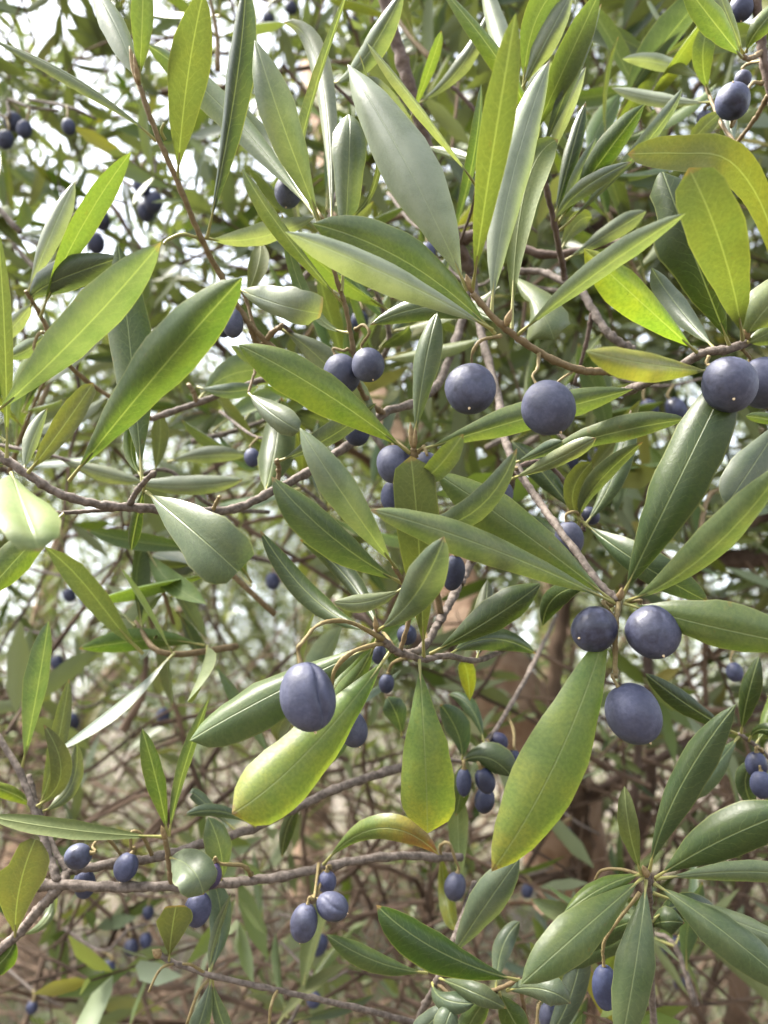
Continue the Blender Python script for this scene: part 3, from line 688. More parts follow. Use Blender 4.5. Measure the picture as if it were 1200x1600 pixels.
# --- lower centre node
b = Branch('centre twig with a fan of leaves around the creased hanging olive', (760, 860, .34))
b.stem([(805, 728, .307), (780, 800, .335), (735, 880, .34), (712, 925, .32), (690, 965, .295), (660, 1012, .275), (625, 1020, .265), (598, 1000, .258), (588, 985, .255)], (9, 7))
b.stem([(628, 1020, .265), (660, 1030, .27), (700, 1025, .275), (745, 1032, .29), (800, 1010, .31)], (7, 5))
b.bud(590, 988, .255, 585, 962, 5)
b.stem([(625, 1018, .265), (640, 960, .262), (632, 915, .258), (615, 885, .255)], (4.5, 4), M_BROWN)
b.leaf([(630, 912, .258), (520, 840, .248), (424, 744, .250)], 66, (.060, .105, .026), .12, roll=14, fold=.35, label='dark green leaf with a sheen at its tip')
b.leaf([(620, 890, .256), (545, 785, .232), (468, 668, .236)], 60, (.100, .155, .055), .42, roll=-8, fold=.3, wavy=.06, label='green leaf with silvery tip and base')  # silver paints the sheen into the blade colour
b.leaf([(590, 985, .255), (648, 930, .222), (694, 838, .212)], 66, (.075, .120, .058), .28, roll=-16, roll1=10, fold=.35, label='grey-green curled leaf, slightly out of focus')
b.leaf([(672, 1022, .272), (770, 965, .262), (845, 912, .268)], 60, (.048, .088, .022), .05, roll=16, roll1=8)
b.leaf([(610, 1018, .262), (485, 1170, .235), (362, 1272, .225)], 108, (.19, .25, .045), .12, roll=-10, roll1=5, fold=.12, mat=M_YTIP, ab=(.9, .45), label='broad yellow-green leaf under the creased olive')
b.leaf([(592, 1005, .258), (425, 1085, .25), (296, 1157, .25)], 82, (.085, .145, .040), .2, roll=14, fold=.22, ab=(.9, .6))
b.leaf([(655, 1030, .268), (664, 1180, .255), (668, 1302, .255)], 96, (.185, .265, .050), .06, roll=4, fold=.1, mat=M_YTIP, ab=(1.0, .42), label='glowing yellow-green leaf hanging straight down')
b.leaf([(662, 1025, .27), (655, 860, .245), (642, 712, .24)], 76, (.075, .105, .018), 0, side=-1, roll=8, fold=.1, ab=(1.0, .4), label='upright dull green leaf in front of the central olives')
b.leaf([(632, 918, .258), (575, 940, .255), (520, 940, .255)], 32, (.12, .175, .065), .3, roll=10)
b.leaf([(585, 988, .256), (490, 935, .275), (406, 828, .285)], 40, (.045, .085, .024), .05, roll=15)
b.leaf([(600, 1000, .258), (540, 900, .29), (468, 843, .295)], 36, (.042, .078, .022), .05, roll=-12)
b.leaf([(745, 1030, .29), (755, 975, .30), (762, 905, .31)], 40, GR, .2)
b.leaf([(700, 1025, .275), (768, 998, .29), (838, 1022, .31)], 40, (.05, .10, .035), .1, roll=-10)
b.leaf([(720, 1030, .28), (730, 1050, .30), (734, 1095, .31)], 30, YG, 0)
b.leaf([(600, 812, .27), (720, 812, .24), (808, 700, .232)], 46, (.070, .115, .060), .2, roll=30, roll1=20, fold=.3, label='narrow bluish leaf slanting across the centre')
b.leaf([(590, 998, .257), (545, 1075, .28), (500, 1110, .29)], 38, G, .1)

# --- right side
b = Branch('right-hand branch with yellowing leaves above the big olive at the edge', (1225, 505, .26))
b.stem([(1225, 500, .262), (1180, 528, .26), (1140, 545, .258), (1095, 553, .262), (1050, 580, .27), (985, 608, .30), (930, 625, .33), (860, 668, .42), (780, 740, .70), (690, 880, 1.04)], (8.5, 9))
b.bud(1165, 530, .256, 1172, 498, 9)
b.leaf([(1160, 530, .256), (1132, 400, .222), (1076, 262, .212)], 92, (.115, .16, .03), 0, side=-1, roll=16, roll1=-8, fold=.12, ab=(.9, .42), wavy=.08, label='light yellow-green soft-focus leaf with a nicked top')
b.leaf([(1225, 470, .25), (1198, 340, .235), (1140, 252, .226), (1060, 240, .232), (980, 241, .235)], 64, (.155, .165, .020), 0, side=-1, roll=-10, roll1=25, fold=.1, n=21, wavy=.04, ab=(.8, .5), label='olive-yellow leaf bent over at a right angle')
b.leaf([(1142, 545, .258), (1085, 400, .248), (1035, 268, .252)], 106, (.040, .072, .018), 0, roll=10, fold=.12, wl=[(0, 0), (.05, 0), (.3, .55), (.6, .98), (.7, 1), (.76, .62), (.84, .55), (.92, .62), (1, .2)], ab=(1, .5), label='dark leaf with a chewed edge')
b.leaf([(1092, 553, .262), (1000, 470, .248), (912, 388, .245)], 66, YG, .0, roll=12, mat=M_YTIP, fold=.25, label='yellow-tipped leaf slanting up left')
b.leaf([(1112, 580, .256), (1020, 570, .215), (915, 548, .205)], 54, (.23, .26, .055), .1, roll=10, roll1=30, fold=.2, label='pale yellow soft-focus leaf beside the big olive')
b.leaf([(1170, 530, .257), (1190, 490, .25), (1262, 420, .25)], 70, LG, .25, roll=10)
b.leaf([(1168, 535, .257), (1200, 520, .255), (1270, 480, .255)], 40, LG, .25)
b.leaf([(1120, 548, .262), (1060, 480, .285), (1018, 418, .29)], 42, (.05, .085, .035), .3, roll=10)
b.leaf([(1235, 640, .28), (1175, 730, .27), (1135, 790, .268)], 68, (.075, .125, .075), .3, roll=-10)
b.leaf([(1240, 665, .28), (1200, 655, .28), (1165, 650, .28)], 20, LG, .2)
b.leaf([(1235, 640, .282), (1260, 560, .28), (1250, 480, .28)], 30, G)
b.leaf([(1225, 420, .26), (1188, 320, .25), (1152, 232, .25)], 28, (.09, .13, .055), .25, roll=25)
b.stem([(1230, 500, .262), (1238, 570, .275), (1236, 650, .282)], (6, 5), M_BARK)

# --- dark leaf behind the whorl
b = Branch('dark leaf pair behind the right-hand whorl', (880, 790, .31))
b.stem([(808, 730, .306), (845, 722, .315), (880, 750, .315), (908, 812, .31), (912, 830, .308)], (5, 4), M_DARK)
b.leaf([(910, 815, .308), (1000, 880, .282), (1108, 941, .28)], 62, (.050, .095, .040), .12, roll=14)
b.leaf([(912, 822, .308), (960, 740, .31), (985, 640, .32)], 40, (.05, .09, .03), .1, roll=-25)
b.leaf([(906, 812, .308), (930, 760, .30), (1005, 690, .29)], 34, (.085, .13, .045), .15, roll=30)
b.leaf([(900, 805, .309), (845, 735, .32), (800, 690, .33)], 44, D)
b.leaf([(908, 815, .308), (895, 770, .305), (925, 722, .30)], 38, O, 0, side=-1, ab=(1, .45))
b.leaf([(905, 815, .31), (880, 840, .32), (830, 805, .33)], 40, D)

# --- top right group
b = Branch('brown twig at the top right corner with leaves and a dimpled olive', (1180, -20, .30))
b.stem([(1178, -25, .30), (1188, 50, .30), (1196, 110, .30), (1215, 190, .30)], (9, 8), M_DARK)
b.stem([(1192, 80, .30), (1172, 92, .295), (1160, 88, .29)], (5, 4.5), M_BROWN)
b.stem([(1200, 150, .30), (1180, 185, .31), (1150, 225, .32)], (5, 3.5), M_BROWN)
b.leaf([(1160, 90, .29), (1120, 40, .275), (1062, -35, .27)], 44, (.09, .15, .035), .15, roll=10, fold=.35)
b.leaf([(1162, 85, .29), (1140, 30, .285), (1112, -40, .285)], 24, GR, .3, roll=25)
b.leaf([(1166, 82, .29), (1185, 45, .28), (1235, -10, .28)], 34, (.09, .15, .03), .1)
b.leaf([(1108, 145, .33), (1098, 90, .31), (1110, 30, .31)], 36, (.08, .14, .03), .05, side=-1)
b.stem([(1150, 225, .32), (1105, 222, .325), (1070, 242, .33)], (3.5, 3), M_BROWN)
b.leaf([(1072, 240, .33), (1095, 205, .325), (1128, 175, .33)], 30, O, 0, side=-1)
b.leaf([(1112, 160, .34), (1030, 155, .35), (955, 137, .36)], 24, PL, .85, roll=12)
b.leaf([(1100, 125, .35), (1040, 100, .36), (972, 92, .36)], 26, PL, .9, roll=8)
b.leaf([(1150, 225, .32), (1140, 190, .33), (1148, 140, .335)], 26, B, .3)
b.stem([(1150, 225, .32), (1125, 190, .33), (1105, 140, .345), (1095, 120, .35)], (3.5, 3), M_BROWN)

# --- leaves right of the tall near leaf
b = Branch('cluster of upright silver and green leaves near the top right of centre', (860, 400, .34))
b.stem([(882, 441, .35), (880, 420, .345), (868, 360, .33), (855, 300, .32), (838, 240, .31), (826, 190, .30)], (6, 5), M_DARK)
b.leaf([(832, 215, .305), (880, 110, .285), (938, -15, .28)], 50, (.085, .145, .025), 0, side=-1, roll=14)
b.leaf([(842, 250, .31), (890, 130, .288), (940, 5, .284)], 26, (.05, .085, .060), .25, roll=30, roll1=20)
b.leaf([(815, 140, .30), (852, 65, .29), (896, -15, .29)], 42, (.12, .155, .085), .5, roll=-10)
b.leaf([(818, 140, .30), (838, 30, .29), (890, -30, .29)], 50, (.10, .165, .03), 0, side=-1)
b.leaf([(848, 275, .315), (885, 180, .30), (916, 104, .30)], 26, PL, .8, roll=20)
b.leaf([(838, 240, .31), (838, 170, .30), (862, 95, .295)], 46, PL, .75, roll=8)
b.leaf([(828, 195, .30), (790, 110, .28), (685, -25, .28)], 32, (.10, .165, .03), .05, roll=15)
b.leaf([(827, 190, .30), (780, 60, .32), (755, -30, .33)], 36, PL, .85, roll=-8)
b.leaf([(866, 350, .33), (905, 300, .30), (988, 252, .29)], 30, (.08, .12, .085), .3, roll=28, roll1=-20, fold=.4)
b.leaf([(870, 365, .332), (1000, 235, .305), (1066, 138, .30)], 22, (.08, .12, .085), .3, roll=35)
b.leaf([(868, 355, .332), (940, 250, .315), (1008, 162, .31)], 44, (.05, .10, .022), .0, roll=10)
b.leaf([(865, 345, .33), (890, 250, .325), (915, 160, .325)], 28, D, 0, roll=-10)
b.leaf([(868, 350, .33), (900, 285, .32), (932, 215, .32)], 22, B, .3, roll=20)
b.leaf([(875, 395, .34), (900, 350, .345), (925, 340, .35)], 34, O, 0, side=-1)
b.leaf([(878, 410, .345), (960, 360, .34), (1010, 330, .34)], 34, GR, .35)

# --- lower right whorl
b = Branch('lower right twig seen end-on with a star of dark green leaves', (1022, 1640, .33))
b.stem([(1024, 1640, .33), (1018, 1540, .32), (1016, 1460, .30), (1014, 1400, .28), (1012, 1368, .268)], (6.5, 6), M_BARK)
b.bud(1012, 1370, .268, 1004, 1352, 6)
b.leaf([(1002, 1366, .268), (984, 1300, .262), (976, 1228, .265)], 34, (.085, .115, .022), 0, side=-1, roll=-8)
b.leaf([(1014, 1362, .268), (1060, 1235, .256), (1150, 1100, .25)], 58, (.050, .095, .030), .1, roll=-22, roll1=-8, fold=.3)
b.leaf([(1024, 1372, .268), (1128, 1312, .256), (1250, 1262, .25)], 80, (.045, .088, .022), .05, roll=12, fold=.28, label='broad dark glossy leaf reaching the right edge')
b.leaf([(1006, 1370, .268), (915, 1448, .248), (814, 1538, .242)], 76, (.10, .165, .042), .15, roll=-6, fold=.2, wavy=.03, label='green leaf with a clear pale midrib at the lower right')
b.leaf([(1004, 1366, .268), (945, 1385, .262), (880, 1428, .26)], 40, (.10, .17, .035), .05, roll=10)
b.leaf([(1010, 1375, .268), (994, 1500, .252), (968, 1645, .25)], 68, (.075, .130, .036), .22, roll=-6, fold=.22)
b.leaf([(1022, 1380, .268), (1130, 1455, .252), (1255, 1560, .248)], 66, (.070, .120, .030), .2, roll=-18, fold=.3)
b.leaf([(1020, 1395, .275), (1150, 1440, .27), (1250, 1480, .27)], 46, (.10, .15, .05), .4, roll=-15)
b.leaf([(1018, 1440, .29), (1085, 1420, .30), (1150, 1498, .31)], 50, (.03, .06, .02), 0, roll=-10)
b.leaf([(1016, 1440, .29), (960, 1450, .30), (920, 1490, .31)], 44, (.05, .09, .03), 0)
b.leaf([(1016, 1450, .30), (1035, 1440, .29), (1070, 1442, .288)], 46, (.055, .10, .04), .05)
b.leaf([(1018, 1480, .31), (960, 1470, .31), (878, 1522, .315)], 40, (.06, .11, .03), .1)
b.leaf([(1024, 1374, .269), (1160, 1362, .28), (1255, 1372, .28)], 36, (.09, .15, .05), .3, roll=10)
b.stalk([(1004, 1368, .27), (970, 1358, .275), (940, 1360, .28), (930, 1375, .285)], 2.6)

# --- right middle small twig
b = Branch('small twig at the right with dark leaves and an olive cluster at the edge', (1290, 1230, .33))
b.stem([(1290, 1260, .34), (1220, 1200, .33), (1180, 1165, .325), (1155, 1147, .32)], (5, 4), M_BARK)
b.leaf([(1158, 1146, .32), (1168, 1090, .31), (1186, 1025, .31)], 34, (.045, .082, .022), 0, roll=-12)
b.leaf([(1152, 1147, .32), (1080, 1105, .312), (1008, 1052, .312)], 36, (.035, .065, .020), 0, roll=12)
b.leaf([(1155, 1150, .32), (1115, 1200, .31), (1066, 1254, .31)], 44, (.075, .13, .05), .15, roll=-10)
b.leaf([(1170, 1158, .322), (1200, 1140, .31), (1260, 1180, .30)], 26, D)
b.leaf([(1195, 1180, .325), (1165, 1215, .33), (1180, 1265, .335)], 36, (.05, .095, .04), .05)
b.leaf([(1180, 1165, .325), (1215, 1100, .33), (1250, 1020, .34)], 40, LG)

# --- lower left branch system
b = Branch('forked purplish-grey branch at the lower left carrying small wrinkled olives', (-20, 1500, .30))
b.stem([(-20, 1498, .30), (25, 1462, .30), (62, 1420, .30), (95, 1384, .30)], (9, 10))
b.stem([(55, 1384, .302), (95, 1383, .30), (180, 1386, .30), (270, 1385, .302), (360, 1379, .305), (450, 1368, .31), (540, 1347, .318), (620, 1338, .325), (720, 1340, .34)], (10, 8))
b.stem([(98, 1382, .30), (108, 1362, .305), (160, 1352, .31), (240, 1340, .315), (330, 1315, .32), (400, 1292, .33), (470, 1258, .34), (545, 1225, .35), (640, 1195, .37)], (9, 8.5))
b.stem([(90, 1378, .30), (75, 1330, .305), (52, 1260, .31), (25, 1195, .315), (-20, 1125, .32)], (8, 6))
b.stem([(104, 1362, .304), (82, 1320, .31), (60, 1265, .315), (45, 1210, .32)], (6, 5))
b.stem([(268, 1384, .302), (263, 1340, .298), (258, 1310, .295)], (5.5, 5), M_BROWN)
b.bud(259, 1312, .295, 252, 1290, 5)
b.leaf([(256, 1308, .295), (115, 1297, .285), (-25, 1274, .28)], 32, (.085, .12, .022), 0, side=-1, roll=25, roll1=18)
b.leaf([(262, 1304, .295), (246, 1225, .290), (222, 1138, .29)], 34, (.085, .145, .032), .05, roll=18)
b.leaf([(265, 1306, .295), (285, 1210, .292), (326, 1092, .292)], 20, (.075, .125, .04), .15, roll=40)
b.leaf([(266, 1340, .297), (300, 1358, .28), (318, 1398, .278)], 74, (.085, .130, .065), .3, roll=-8, ab=(.5, .35), fold=.3, arch=.12, label='short leaf with a torn end over a purple olive')
b.leaf([(345, 1380, .304), (345, 1330, .30), (325, 1276, .30)], 46, (.08, .13, .06), .2, roll=14)
b.leaf([(24, 1466, .30), (30, 1390, .285), (55, 1312, .28)], 80, (.085, .085, .028), 0, side=-1, roll=-10, wl=[(0, 0), (.06, .05), (.3, .45), (.55, .8), (.75, 1), (.9, .85), (1, .3)], wr=[(0, 0), (.06, .05), (.3, .55), (.5, .95), (.62, 1.1), (.68, .7), (.8, .6), (.93, .5), (1, .2)], label='brownish green leaf with a bitten heart-shaped top')
b.leaf([(35, 1200, .315), (58, 1080, .31), (76, 970, .312)], 40, (.070, .125, .050), .2, roll=25)
b.leaf([(52, 1262, .31), (95, 1210, .308), (68, 1132, .308)], 36, (.10, .10, .028), 0, side=-1, roll=15)
b.leaf([(60, 1265, .315), (88, 1170, .32), (108, 1060, .33)], 30, (.10, .12, .04), 0, side=-1)
b.leaf([(62, 1270, .315), (110, 1230, .33), (120, 1160, .335)], 30, GR, .15)
b.leaf([(60, 1268, .315), (20, 1240, .31), (-40, 1222, .30)], 24, LG)
b.leaf([(30, 1462, .30), (70, 1440, .33), (88, 1395, .335)], 16, GR, .3)
b.leaf([(25, 1464, .30), (5, 1500, .30), (-30, 1520, .30)], 40, G)
b.leaf([(505, 1352, .314), (592, 1294, .29), (686, 1336, .288)], 44, G, .1, roll=14, fold=.3, mat=M_TURN, label='leaf turning yellow and red-brown at its tip')
b.leaf([(370, 1300, .325), (315, 1250, .33), (300, 1240, .33)], 22, B, .2)
b.leaf([(400, 1292, .328), (345, 1268, .32), (288, 1274, .315)], 22, B, .15)
b.leaf([(470, 1258, .34), (450, 1290, .35), (440, 1340, .36)], 26, (.05, .085, .03), 0)
b.stalk([(240, 1340, .315), (225, 1310, .31), (208, 1298, .308)], 3)
b.stalk([(392, 1366, .306), (384, 1354, .302), (362, 1352, .30)], 2.6)

# --- twig along the bottom
b = Branch('thin twig along the bottom edge with a bitten brownish leaf at its end', (660, 1600, .32))
b.stem([(660, 1602, .32), (580, 1580, .315), (500, 1562, .31), (410, 1542, .305), (330, 1524, .30), (268, 1503, .297), (245, 1488, .295)], (6, 5))
b.bud(252, 1494, .296, 238, 1484, 7)
b.leaf([(264, 1502, .297), (268, 1460, .29), (275, 1415, .288)], 62, (.075, .078, .022), 0, side=-1, roll=8, wl=[(0, 0), (.15, .08), (.4, .5), (.7, 1), (.9, 1), (1, .5)], wr=[(0, 0), (.15, .08), (.4, .4), (.6, .75), (.8, .95), (1, .6)], label='small brownish leaf with its end bitten off')
b.leaf([(328, 1522, .30), (335, 1470, .305), (362, 1395, .31)], 14, GR, .2, roll=30)
b.leaf([(326, 1524, .30), (345, 1440, .31), (330, 1370, .315)], 40, B, .2, roll=10)
b.leaf([(330, 1526, .30), (315, 1590, .295), (290, 1650, .295)], 34, B, .25)
b.leaf([(332, 1528, .30), (345, 1590, .30), (372, 1640, .30)], 26, B, .2)
b.stalk([(272, 1505, .297), (250, 1515, .29), (232, 1550, .288)], 2.4)
b.stalk([(322, 1522, .30), (300, 1508, .296), (285, 1506, .295)], 2.4)
b.stalk([(328, 1528, .30), (310, 1550, .296), (292, 1600, .295)], 2.8)
b.stalk([(433, 1548, .306), (424, 1570, .30), (420, 1605, .30)], 3.2)

# --- bottom centre leaves
b = Branch('grey twig at the bottom centre with a glossy dark leaf and small leaves', (640, 1640, .31))
b.stem([(635, 1640, .315), (660, 1580, .305), (680, 1540, .298), (695, 1500, .30), (712, 1460, .31), (742, 1380, .34)], (7, 6))
b.stem([(680, 1535, .298), (720, 1560, .29), (770, 1548, .282), (812, 1530, .275)], (4, 4), M_BROWN)
b.leaf([(812, 1532, .275), (690, 1488, .256), (588, 1414, .255)], 66, (.050, .105, .018), .0, roll=12, fold=.2, label='glossy dark green leaf at the bottom centre')
b.leaf([(668, 1520, .30), (588, 1502, .29), (510, 1460, .288)], 36, (.080, .150, .035), .1, roll=14)
b.leaf([(702, 1500, .30), (755, 1420, .285), (812, 1340, .285)], 60, (.075, .125, .065), .3, roll=12)
b.leaf([(676, 1535, .298), (692, 1560, .285), (742, 1568, .28)], 38, (.05, .09, .05), .15)
b.leaf([(684, 1528, .298), (735, 1548, .28), (792, 1576, .278)], 34, (.07, .12, .045), .15, roll=10)
b.leaf([(792, 1548, .28), (845, 1545, .262), (892, 1568, .26)], 48, (.07, .115, .065), .25, roll=10, ab=(.7, .5))
b.leaf([(720, 1560, .29), (700, 1590, .28), (690, 1640, .28)], 44, (.07, .12, .07), .2)
b.leaf([(725, 1560, .29), (670, 1600, .29), (640, 1650, .29)], 40, B, .2)
b.leaf([(770, 1550, .282), (740, 1590, .29), (715, 1640, .29)], 40, (.08, .14, .03), .1)
b.leaf([(780, 1550, .282), (800, 1590, .28), (830, 1640, .28)], 46, (.06, .11, .02), 0)
b.leaf([(775, 1550, .282), (785, 1480, .31), (812, 1440, .315)], 34, B, .2)
b.leaf([(720, 1395, .345), (716, 1300, .36), (715, 1230, .365)], 36, (.13, .18, .03), 0, side=-1)
b.leaf([(715, 1455, .312), (700, 1420, .36), (690, 1340, .365)], 28, (.16, .19, .03), 0)
b.stem([(812, 1532, .275), (822, 1590, .29), (840, 1640, .31)], (4, 5), M_BROWN)
b.leaf([(840, 1640, .31), (890, 1560, .31), (915, 1440, .32)], 44, B, .15)

b = Branch('slack pale twig right of the glowing leaf with dark rounded leaves and an olive cluster', (838, 1028, .44))
b.stem([(870, 960, .70), (838, 1028, .44), (800, 1098, .39), (757, 1163, .352), (722, 1190, .345)], (5, 4), M_BARK)
b.leaf([(722, 1190, .345), (762, 1184, .338), (800, 1214, .335)], 52, (.05, .10, .038), .08, roll=8, ab=(.8, .5))
b.leaf([(722, 1188, .345), (715, 1145, .342), (688, 1100, .34)], 46, (.045, .09, .05), .1, roll=-12)
b.leaf([(757, 1163, .352), (735, 1105, .36), (700, 1085, .37)], 26, (.05, .10, .04), .05)
b.leaf([(724, 1190, .345), (722, 1225, .35), (712, 1275, .355)], 34, (.08, .13, .035), .05)
b.leaf([(628, 1150, .34), (620, 1118, .33), (604, 1088, .33)], 42, (.05, .10, .04), .1)
b.stem([(722, 1190, .345), (670, 1180, .345), (628, 1150, .34)], (3.5, 3), M_BARK)

# ================================================================== OLIVES
S = [
 ('large round olive on the left of the two under the central shoot', 735, 608, .25, 39, 1.08, -8, 38, [(783, 525, .25), (752, 532, .247), (738, 552, .248)], {}),
 ('large round olive on the right of the two under the central shoot', 857, 637, .247, 41, 1.08, 22, 18, [(842, 552, .256), (840, 575, .254)], {}),
 ('large round olive at the right edge below the yellow leaf', 1140, 600, .24, 43, 1.0, -15, 48, [(1108, 556, .259), (1105, 570, .258)], {}),
 ('olive cut by the right edge beside the big round one', 1194, 598, .256, 40, 1.0, 10, 40, [(1160, 545, .259), (1172, 560, .262)], {}),
 ('olive on the left of the pair beneath the right-hand whorl', 929, 983, .248, 35, 1.08, -70, 35, [(955, 945, .255), (942, 940, .252)], {}),
 ('olive on the right of the pair beneath the right-hand whorl', 1021, 988, .246, 41, 1.04, 10, 42, [(980, 942, .255), (1000, 938, .252)], {}),
 ('lowest olive of the three at the right, hanging on a straight stalk', 990, 1115, .243, 41, 1.18, 28, 12, [(962, 1055, .248)], {}),
 ('large creased olive lying over the broad yellow-green leaf', 481, 1088, .222, 44, 1.24, 14, 15, [(598, 998, .256), (545, 972, .245), (500, 975, .232), (472, 1005, .224)], dict(crease=True, srad=4.2)),
 ('half-hidden olive behind the edge of the broad yellow-green leaf', 549, 1137, .262, 24, 1.3, 25, 10, [(596, 1004, .258), (548, 1020, .25), (522, 1050, .252), (520, 1085, .258)], dict(srad=4)),
 ('round olive on the right of the pair on the slim shoot left of centre', 575, 570, .278, 25.5, 1.08, 18, 20, [(556, 515, .284), (568, 508, .28), (577, 520, .278)], {}),
 ('larger olive on the left of the pair on the slim shoot left of centre', 535, 584, .285, 28, 1.15, 20, 8, [(556, 560, .287), (545, 546, .285), (537, 548, .285)], {}),
 ('olive tucked behind the upper leaf tips left of the silvery leaf', 451, 299, .31, 22, 1.22, -8, 10, [(503, 345, .27), (480, 300, .29), (460, 268, .305)], {}),
 ('speckled olive under the central bud, behind the upright leaf', 615, 725, .27, 28, 1.08, 0, 15, [(646, 712, .266), (632, 700, .268)], {}),
 ('olive partly hidden at the right of the central bud', 664, 733, .276, 26, 1.05, 0, 15, [(650, 712, .266), (660, 700, .27)], {}),
 ('lower dark olive peeking out left of the upright leaf', 613, 775, .28, 19, 1.25, 0, 0, [(650, 745, .268), (630, 740, .275)], dict(col=(.7, .75, .9))),
 ('olive between the crossing leaves right of the upright leaf', 785, 773, .285, 17, 1.25, -10, 0, [(808, 732, .305), (795, 735, .292)], {}),
 ('dark blue olive hanging behind the curled grey-green leaf', 708, 895, .285, 18, 1.6, -8, -10, [(738, 876, .339), (722, 850, .31)], dict(col=(.45, .5, .62))),
 ('olive behind the pale slender twig at the right', 889, 842, .30, 22, 1.3, 8, -5, [(908, 812, .31), (900, 800, .305)], {}),
 ('small dark olive above the one behind the pale slender twig', 922, 806, .32, 14, 1.15, 50, 0, [(902, 800, .31)], dict(col=(.5, .55, .7))),
 ('long dark olive at the lower right beside the star of leaves', 946, 1543, .275, 20, 1.75, 4, 0, [(1000, 1395, .275), (950, 1460, .275), (942, 1485, .275)], dict(col=(.62, .72, .95))),
 ('dimpled olive near the top right corner', 1145, 158, .285, 27, 1.02, -160, 40, [(1190, 130, .30), (1172, 134, .295)], dict(col=(.75, .8, .95))),
 ('dark olive at the very top right', 1158, 12, .30, 18, 1.15, 0, 0, [(1181, -12, .30), (1168, -16, .30)], dict(col=(.5, .55, .7))),
 ('small olive half hidden behind the dimpled one', 1161, 123, .31, 13, 1.0, 0, 0, [(1194, 95, .30), (1172, 98, .308)], {}),
 ('small blurred olive left of the dimpled one', 1101, 185, .36, 12, 1.0, 0, 0, [(1112, 158, .342)], {}),
 ('dark olive against the upper left of the pair behind the large green leaf tip', 349, 508, .305, 15, 1.3, 5, 0, [(346, 432, .30), (348, 465, .303)], dict(col=(.45, .5, .65))),
 ('lighter olive of the pair behind the large green leaf tip', 364, 505, .30, 16, 1.45, 0, 5, [(345, 432, .30), (362, 450, .30)], {}),
 ('small dark olive below the bright green leaf, behind the grey leaf', 558, 678, .305, 19, 1.0, 0, 0, [(590, 655, .319), (570, 648, .31)], dict(col=(.45, .5, .62))),
 ('upper oval olive at the left fork of the lower branch', 122, 1338, .29, 19, 1.12, -75, 0, [(200, 1350, .312), (165, 1308, .30), (145, 1322, .293)], dict(col=(.9, .95, 1))),
 ('wrinkled olive hanging behind the lower left branch', 132, 1380, .312, 17, 1.4, 0, 0, [(150, 1354, .312)], dict(crease=True, col=(.8, .85, 1))),
 ('wrinkled olive on the stalk between the two lower left stems', 197, 1355, .30, 18.5, 1.18, -20, 20, [(238, 1338, .315), (222, 1306, .305), (206, 1300, .30), (205, 1325, .30)], dict(crease=True, col=(.8, .85, 1))),
 ('purple olive behind the short torn leaf', 330, 1368, .292, 16, 1.35, -12, 0, [(392, 1366, .306), (378, 1352, .30), (345, 1350, .294)], dict(col=(1.05, .7, .95))),
 ('wrinkled blue olive below the purple one', 309, 1421, .30, 20, 1.35, -8, 5, [(335, 1384, .303), (322, 1390, .30)], dict(crease=True, col=(.85, .85, 1))),
 ('lowest olive of the three hanging at the bottom left of centre', 475, 1442, .285, 21.5, 1.35, -12, 10, [(498, 1350, .312), (494, 1380, .30), (490, 1405, .288)], {}),
 ('oval olive at the right of the three hanging at the bottom', 519, 1416, .288, 22, 1.2, 75, 20, [(505, 1362, .312), (496, 1395, .296)], dict(crease=True)),
 ('upper olive of the three hanging at the bottom, just below the stem', 511, 1378, .305, 15, 1.15, 0, 0, [(515, 1355, .314)], dict(crease=True, col=(.85, .85, 1))),
 ('single olive on a hooked stalk below the glowing leaf', 711, 1385, .33, 17, 1.28, -12, 5, [(690, 1342, .335), (688, 1322, .332), (702, 1318, .33), (712, 1345, .33)], {}),
 ('leftmost dark olive of the cluster right of the glowing leaf', 725, 1222, .34, 12, 1.9, 0, 0, [(724, 1190, .345)], dict(col=(.5, .56, .7))),
 ('upper dark olive in the middle of the cluster right of the glowing leaf', 758, 1220, .34, 15, 1.4, 20, 0, [(740, 1178, .348)], dict(col=(.5, .56, .72))),
 ('lower dark olive in the middle of the cluster right of the glowing leaf', 757, 1250, .35, 16, 1.3, -8, 0, [(742, 1176, .349), (758, 1205, .355)], dict(col=(.48, .54, .7))),
 ('dark olive at the top of the cluster right of the glowing leaf', 777, 1160, .36, 16, 1.05, 80, 0, [(762, 1158, .353)], dict(col=(.42, .4, .6))),
 ('dark olive touching the large yellow-green leaf', 803, 1188, .36, 11, 1.6, 0, 0, [(790, 1112, .385), (802, 1140, .37)], dict(col=(.5, .56, .72))),
 ('upper small dark olive below the centre twig', 636, 992, .32, 16, 1.0, 0, 0, [(668, 1000, .28), (650, 962, .31)], dict(col=(.5, .56, .72))),
 ('middle small dark olive below the centre twig', 592, 1022, .33, 12, 1.35, 0, 0, [(620, 1020, .266), (600, 990, .31)], dict(col=(.5, .56, .72))),
 ('lowest small dark olive below the centre twig', 604, 1068, .34, 12, 1.3, -10, 0, [(640, 1025, .268), (615, 1035, .31)], dict(col=(.5, .56, .72))),
 ('upper dark olive of the pair at the right edge', 1182, 1195, .32, 17, 1.2, 0, 0, [(1190, 1172, .325)], dict(col=(.5, .55, .72))),
 ('lower dark olive of the pair at the right edge', 1190, 1226, .315, 17, 1.25, 0, 10, [(1215, 1198, .33), (1200, 1200, .322)], dict(col=(.6, .66, .82))),
 ('olive at the bottom edge left of the long dark one', 858, 1588, .32, 16, 1.3, 0, 0, [(838, 1630, .31), (842, 1570, .315)], {}),
]
for lab, x, y, d, r, ra, an, ti, st, kw in S:
    kw = dict(kw); cr = kw.pop('crease', None)
    olive(lab, x, y, d, r, ra, an, ti, st, crease=4.1 if cr else None, **kw)
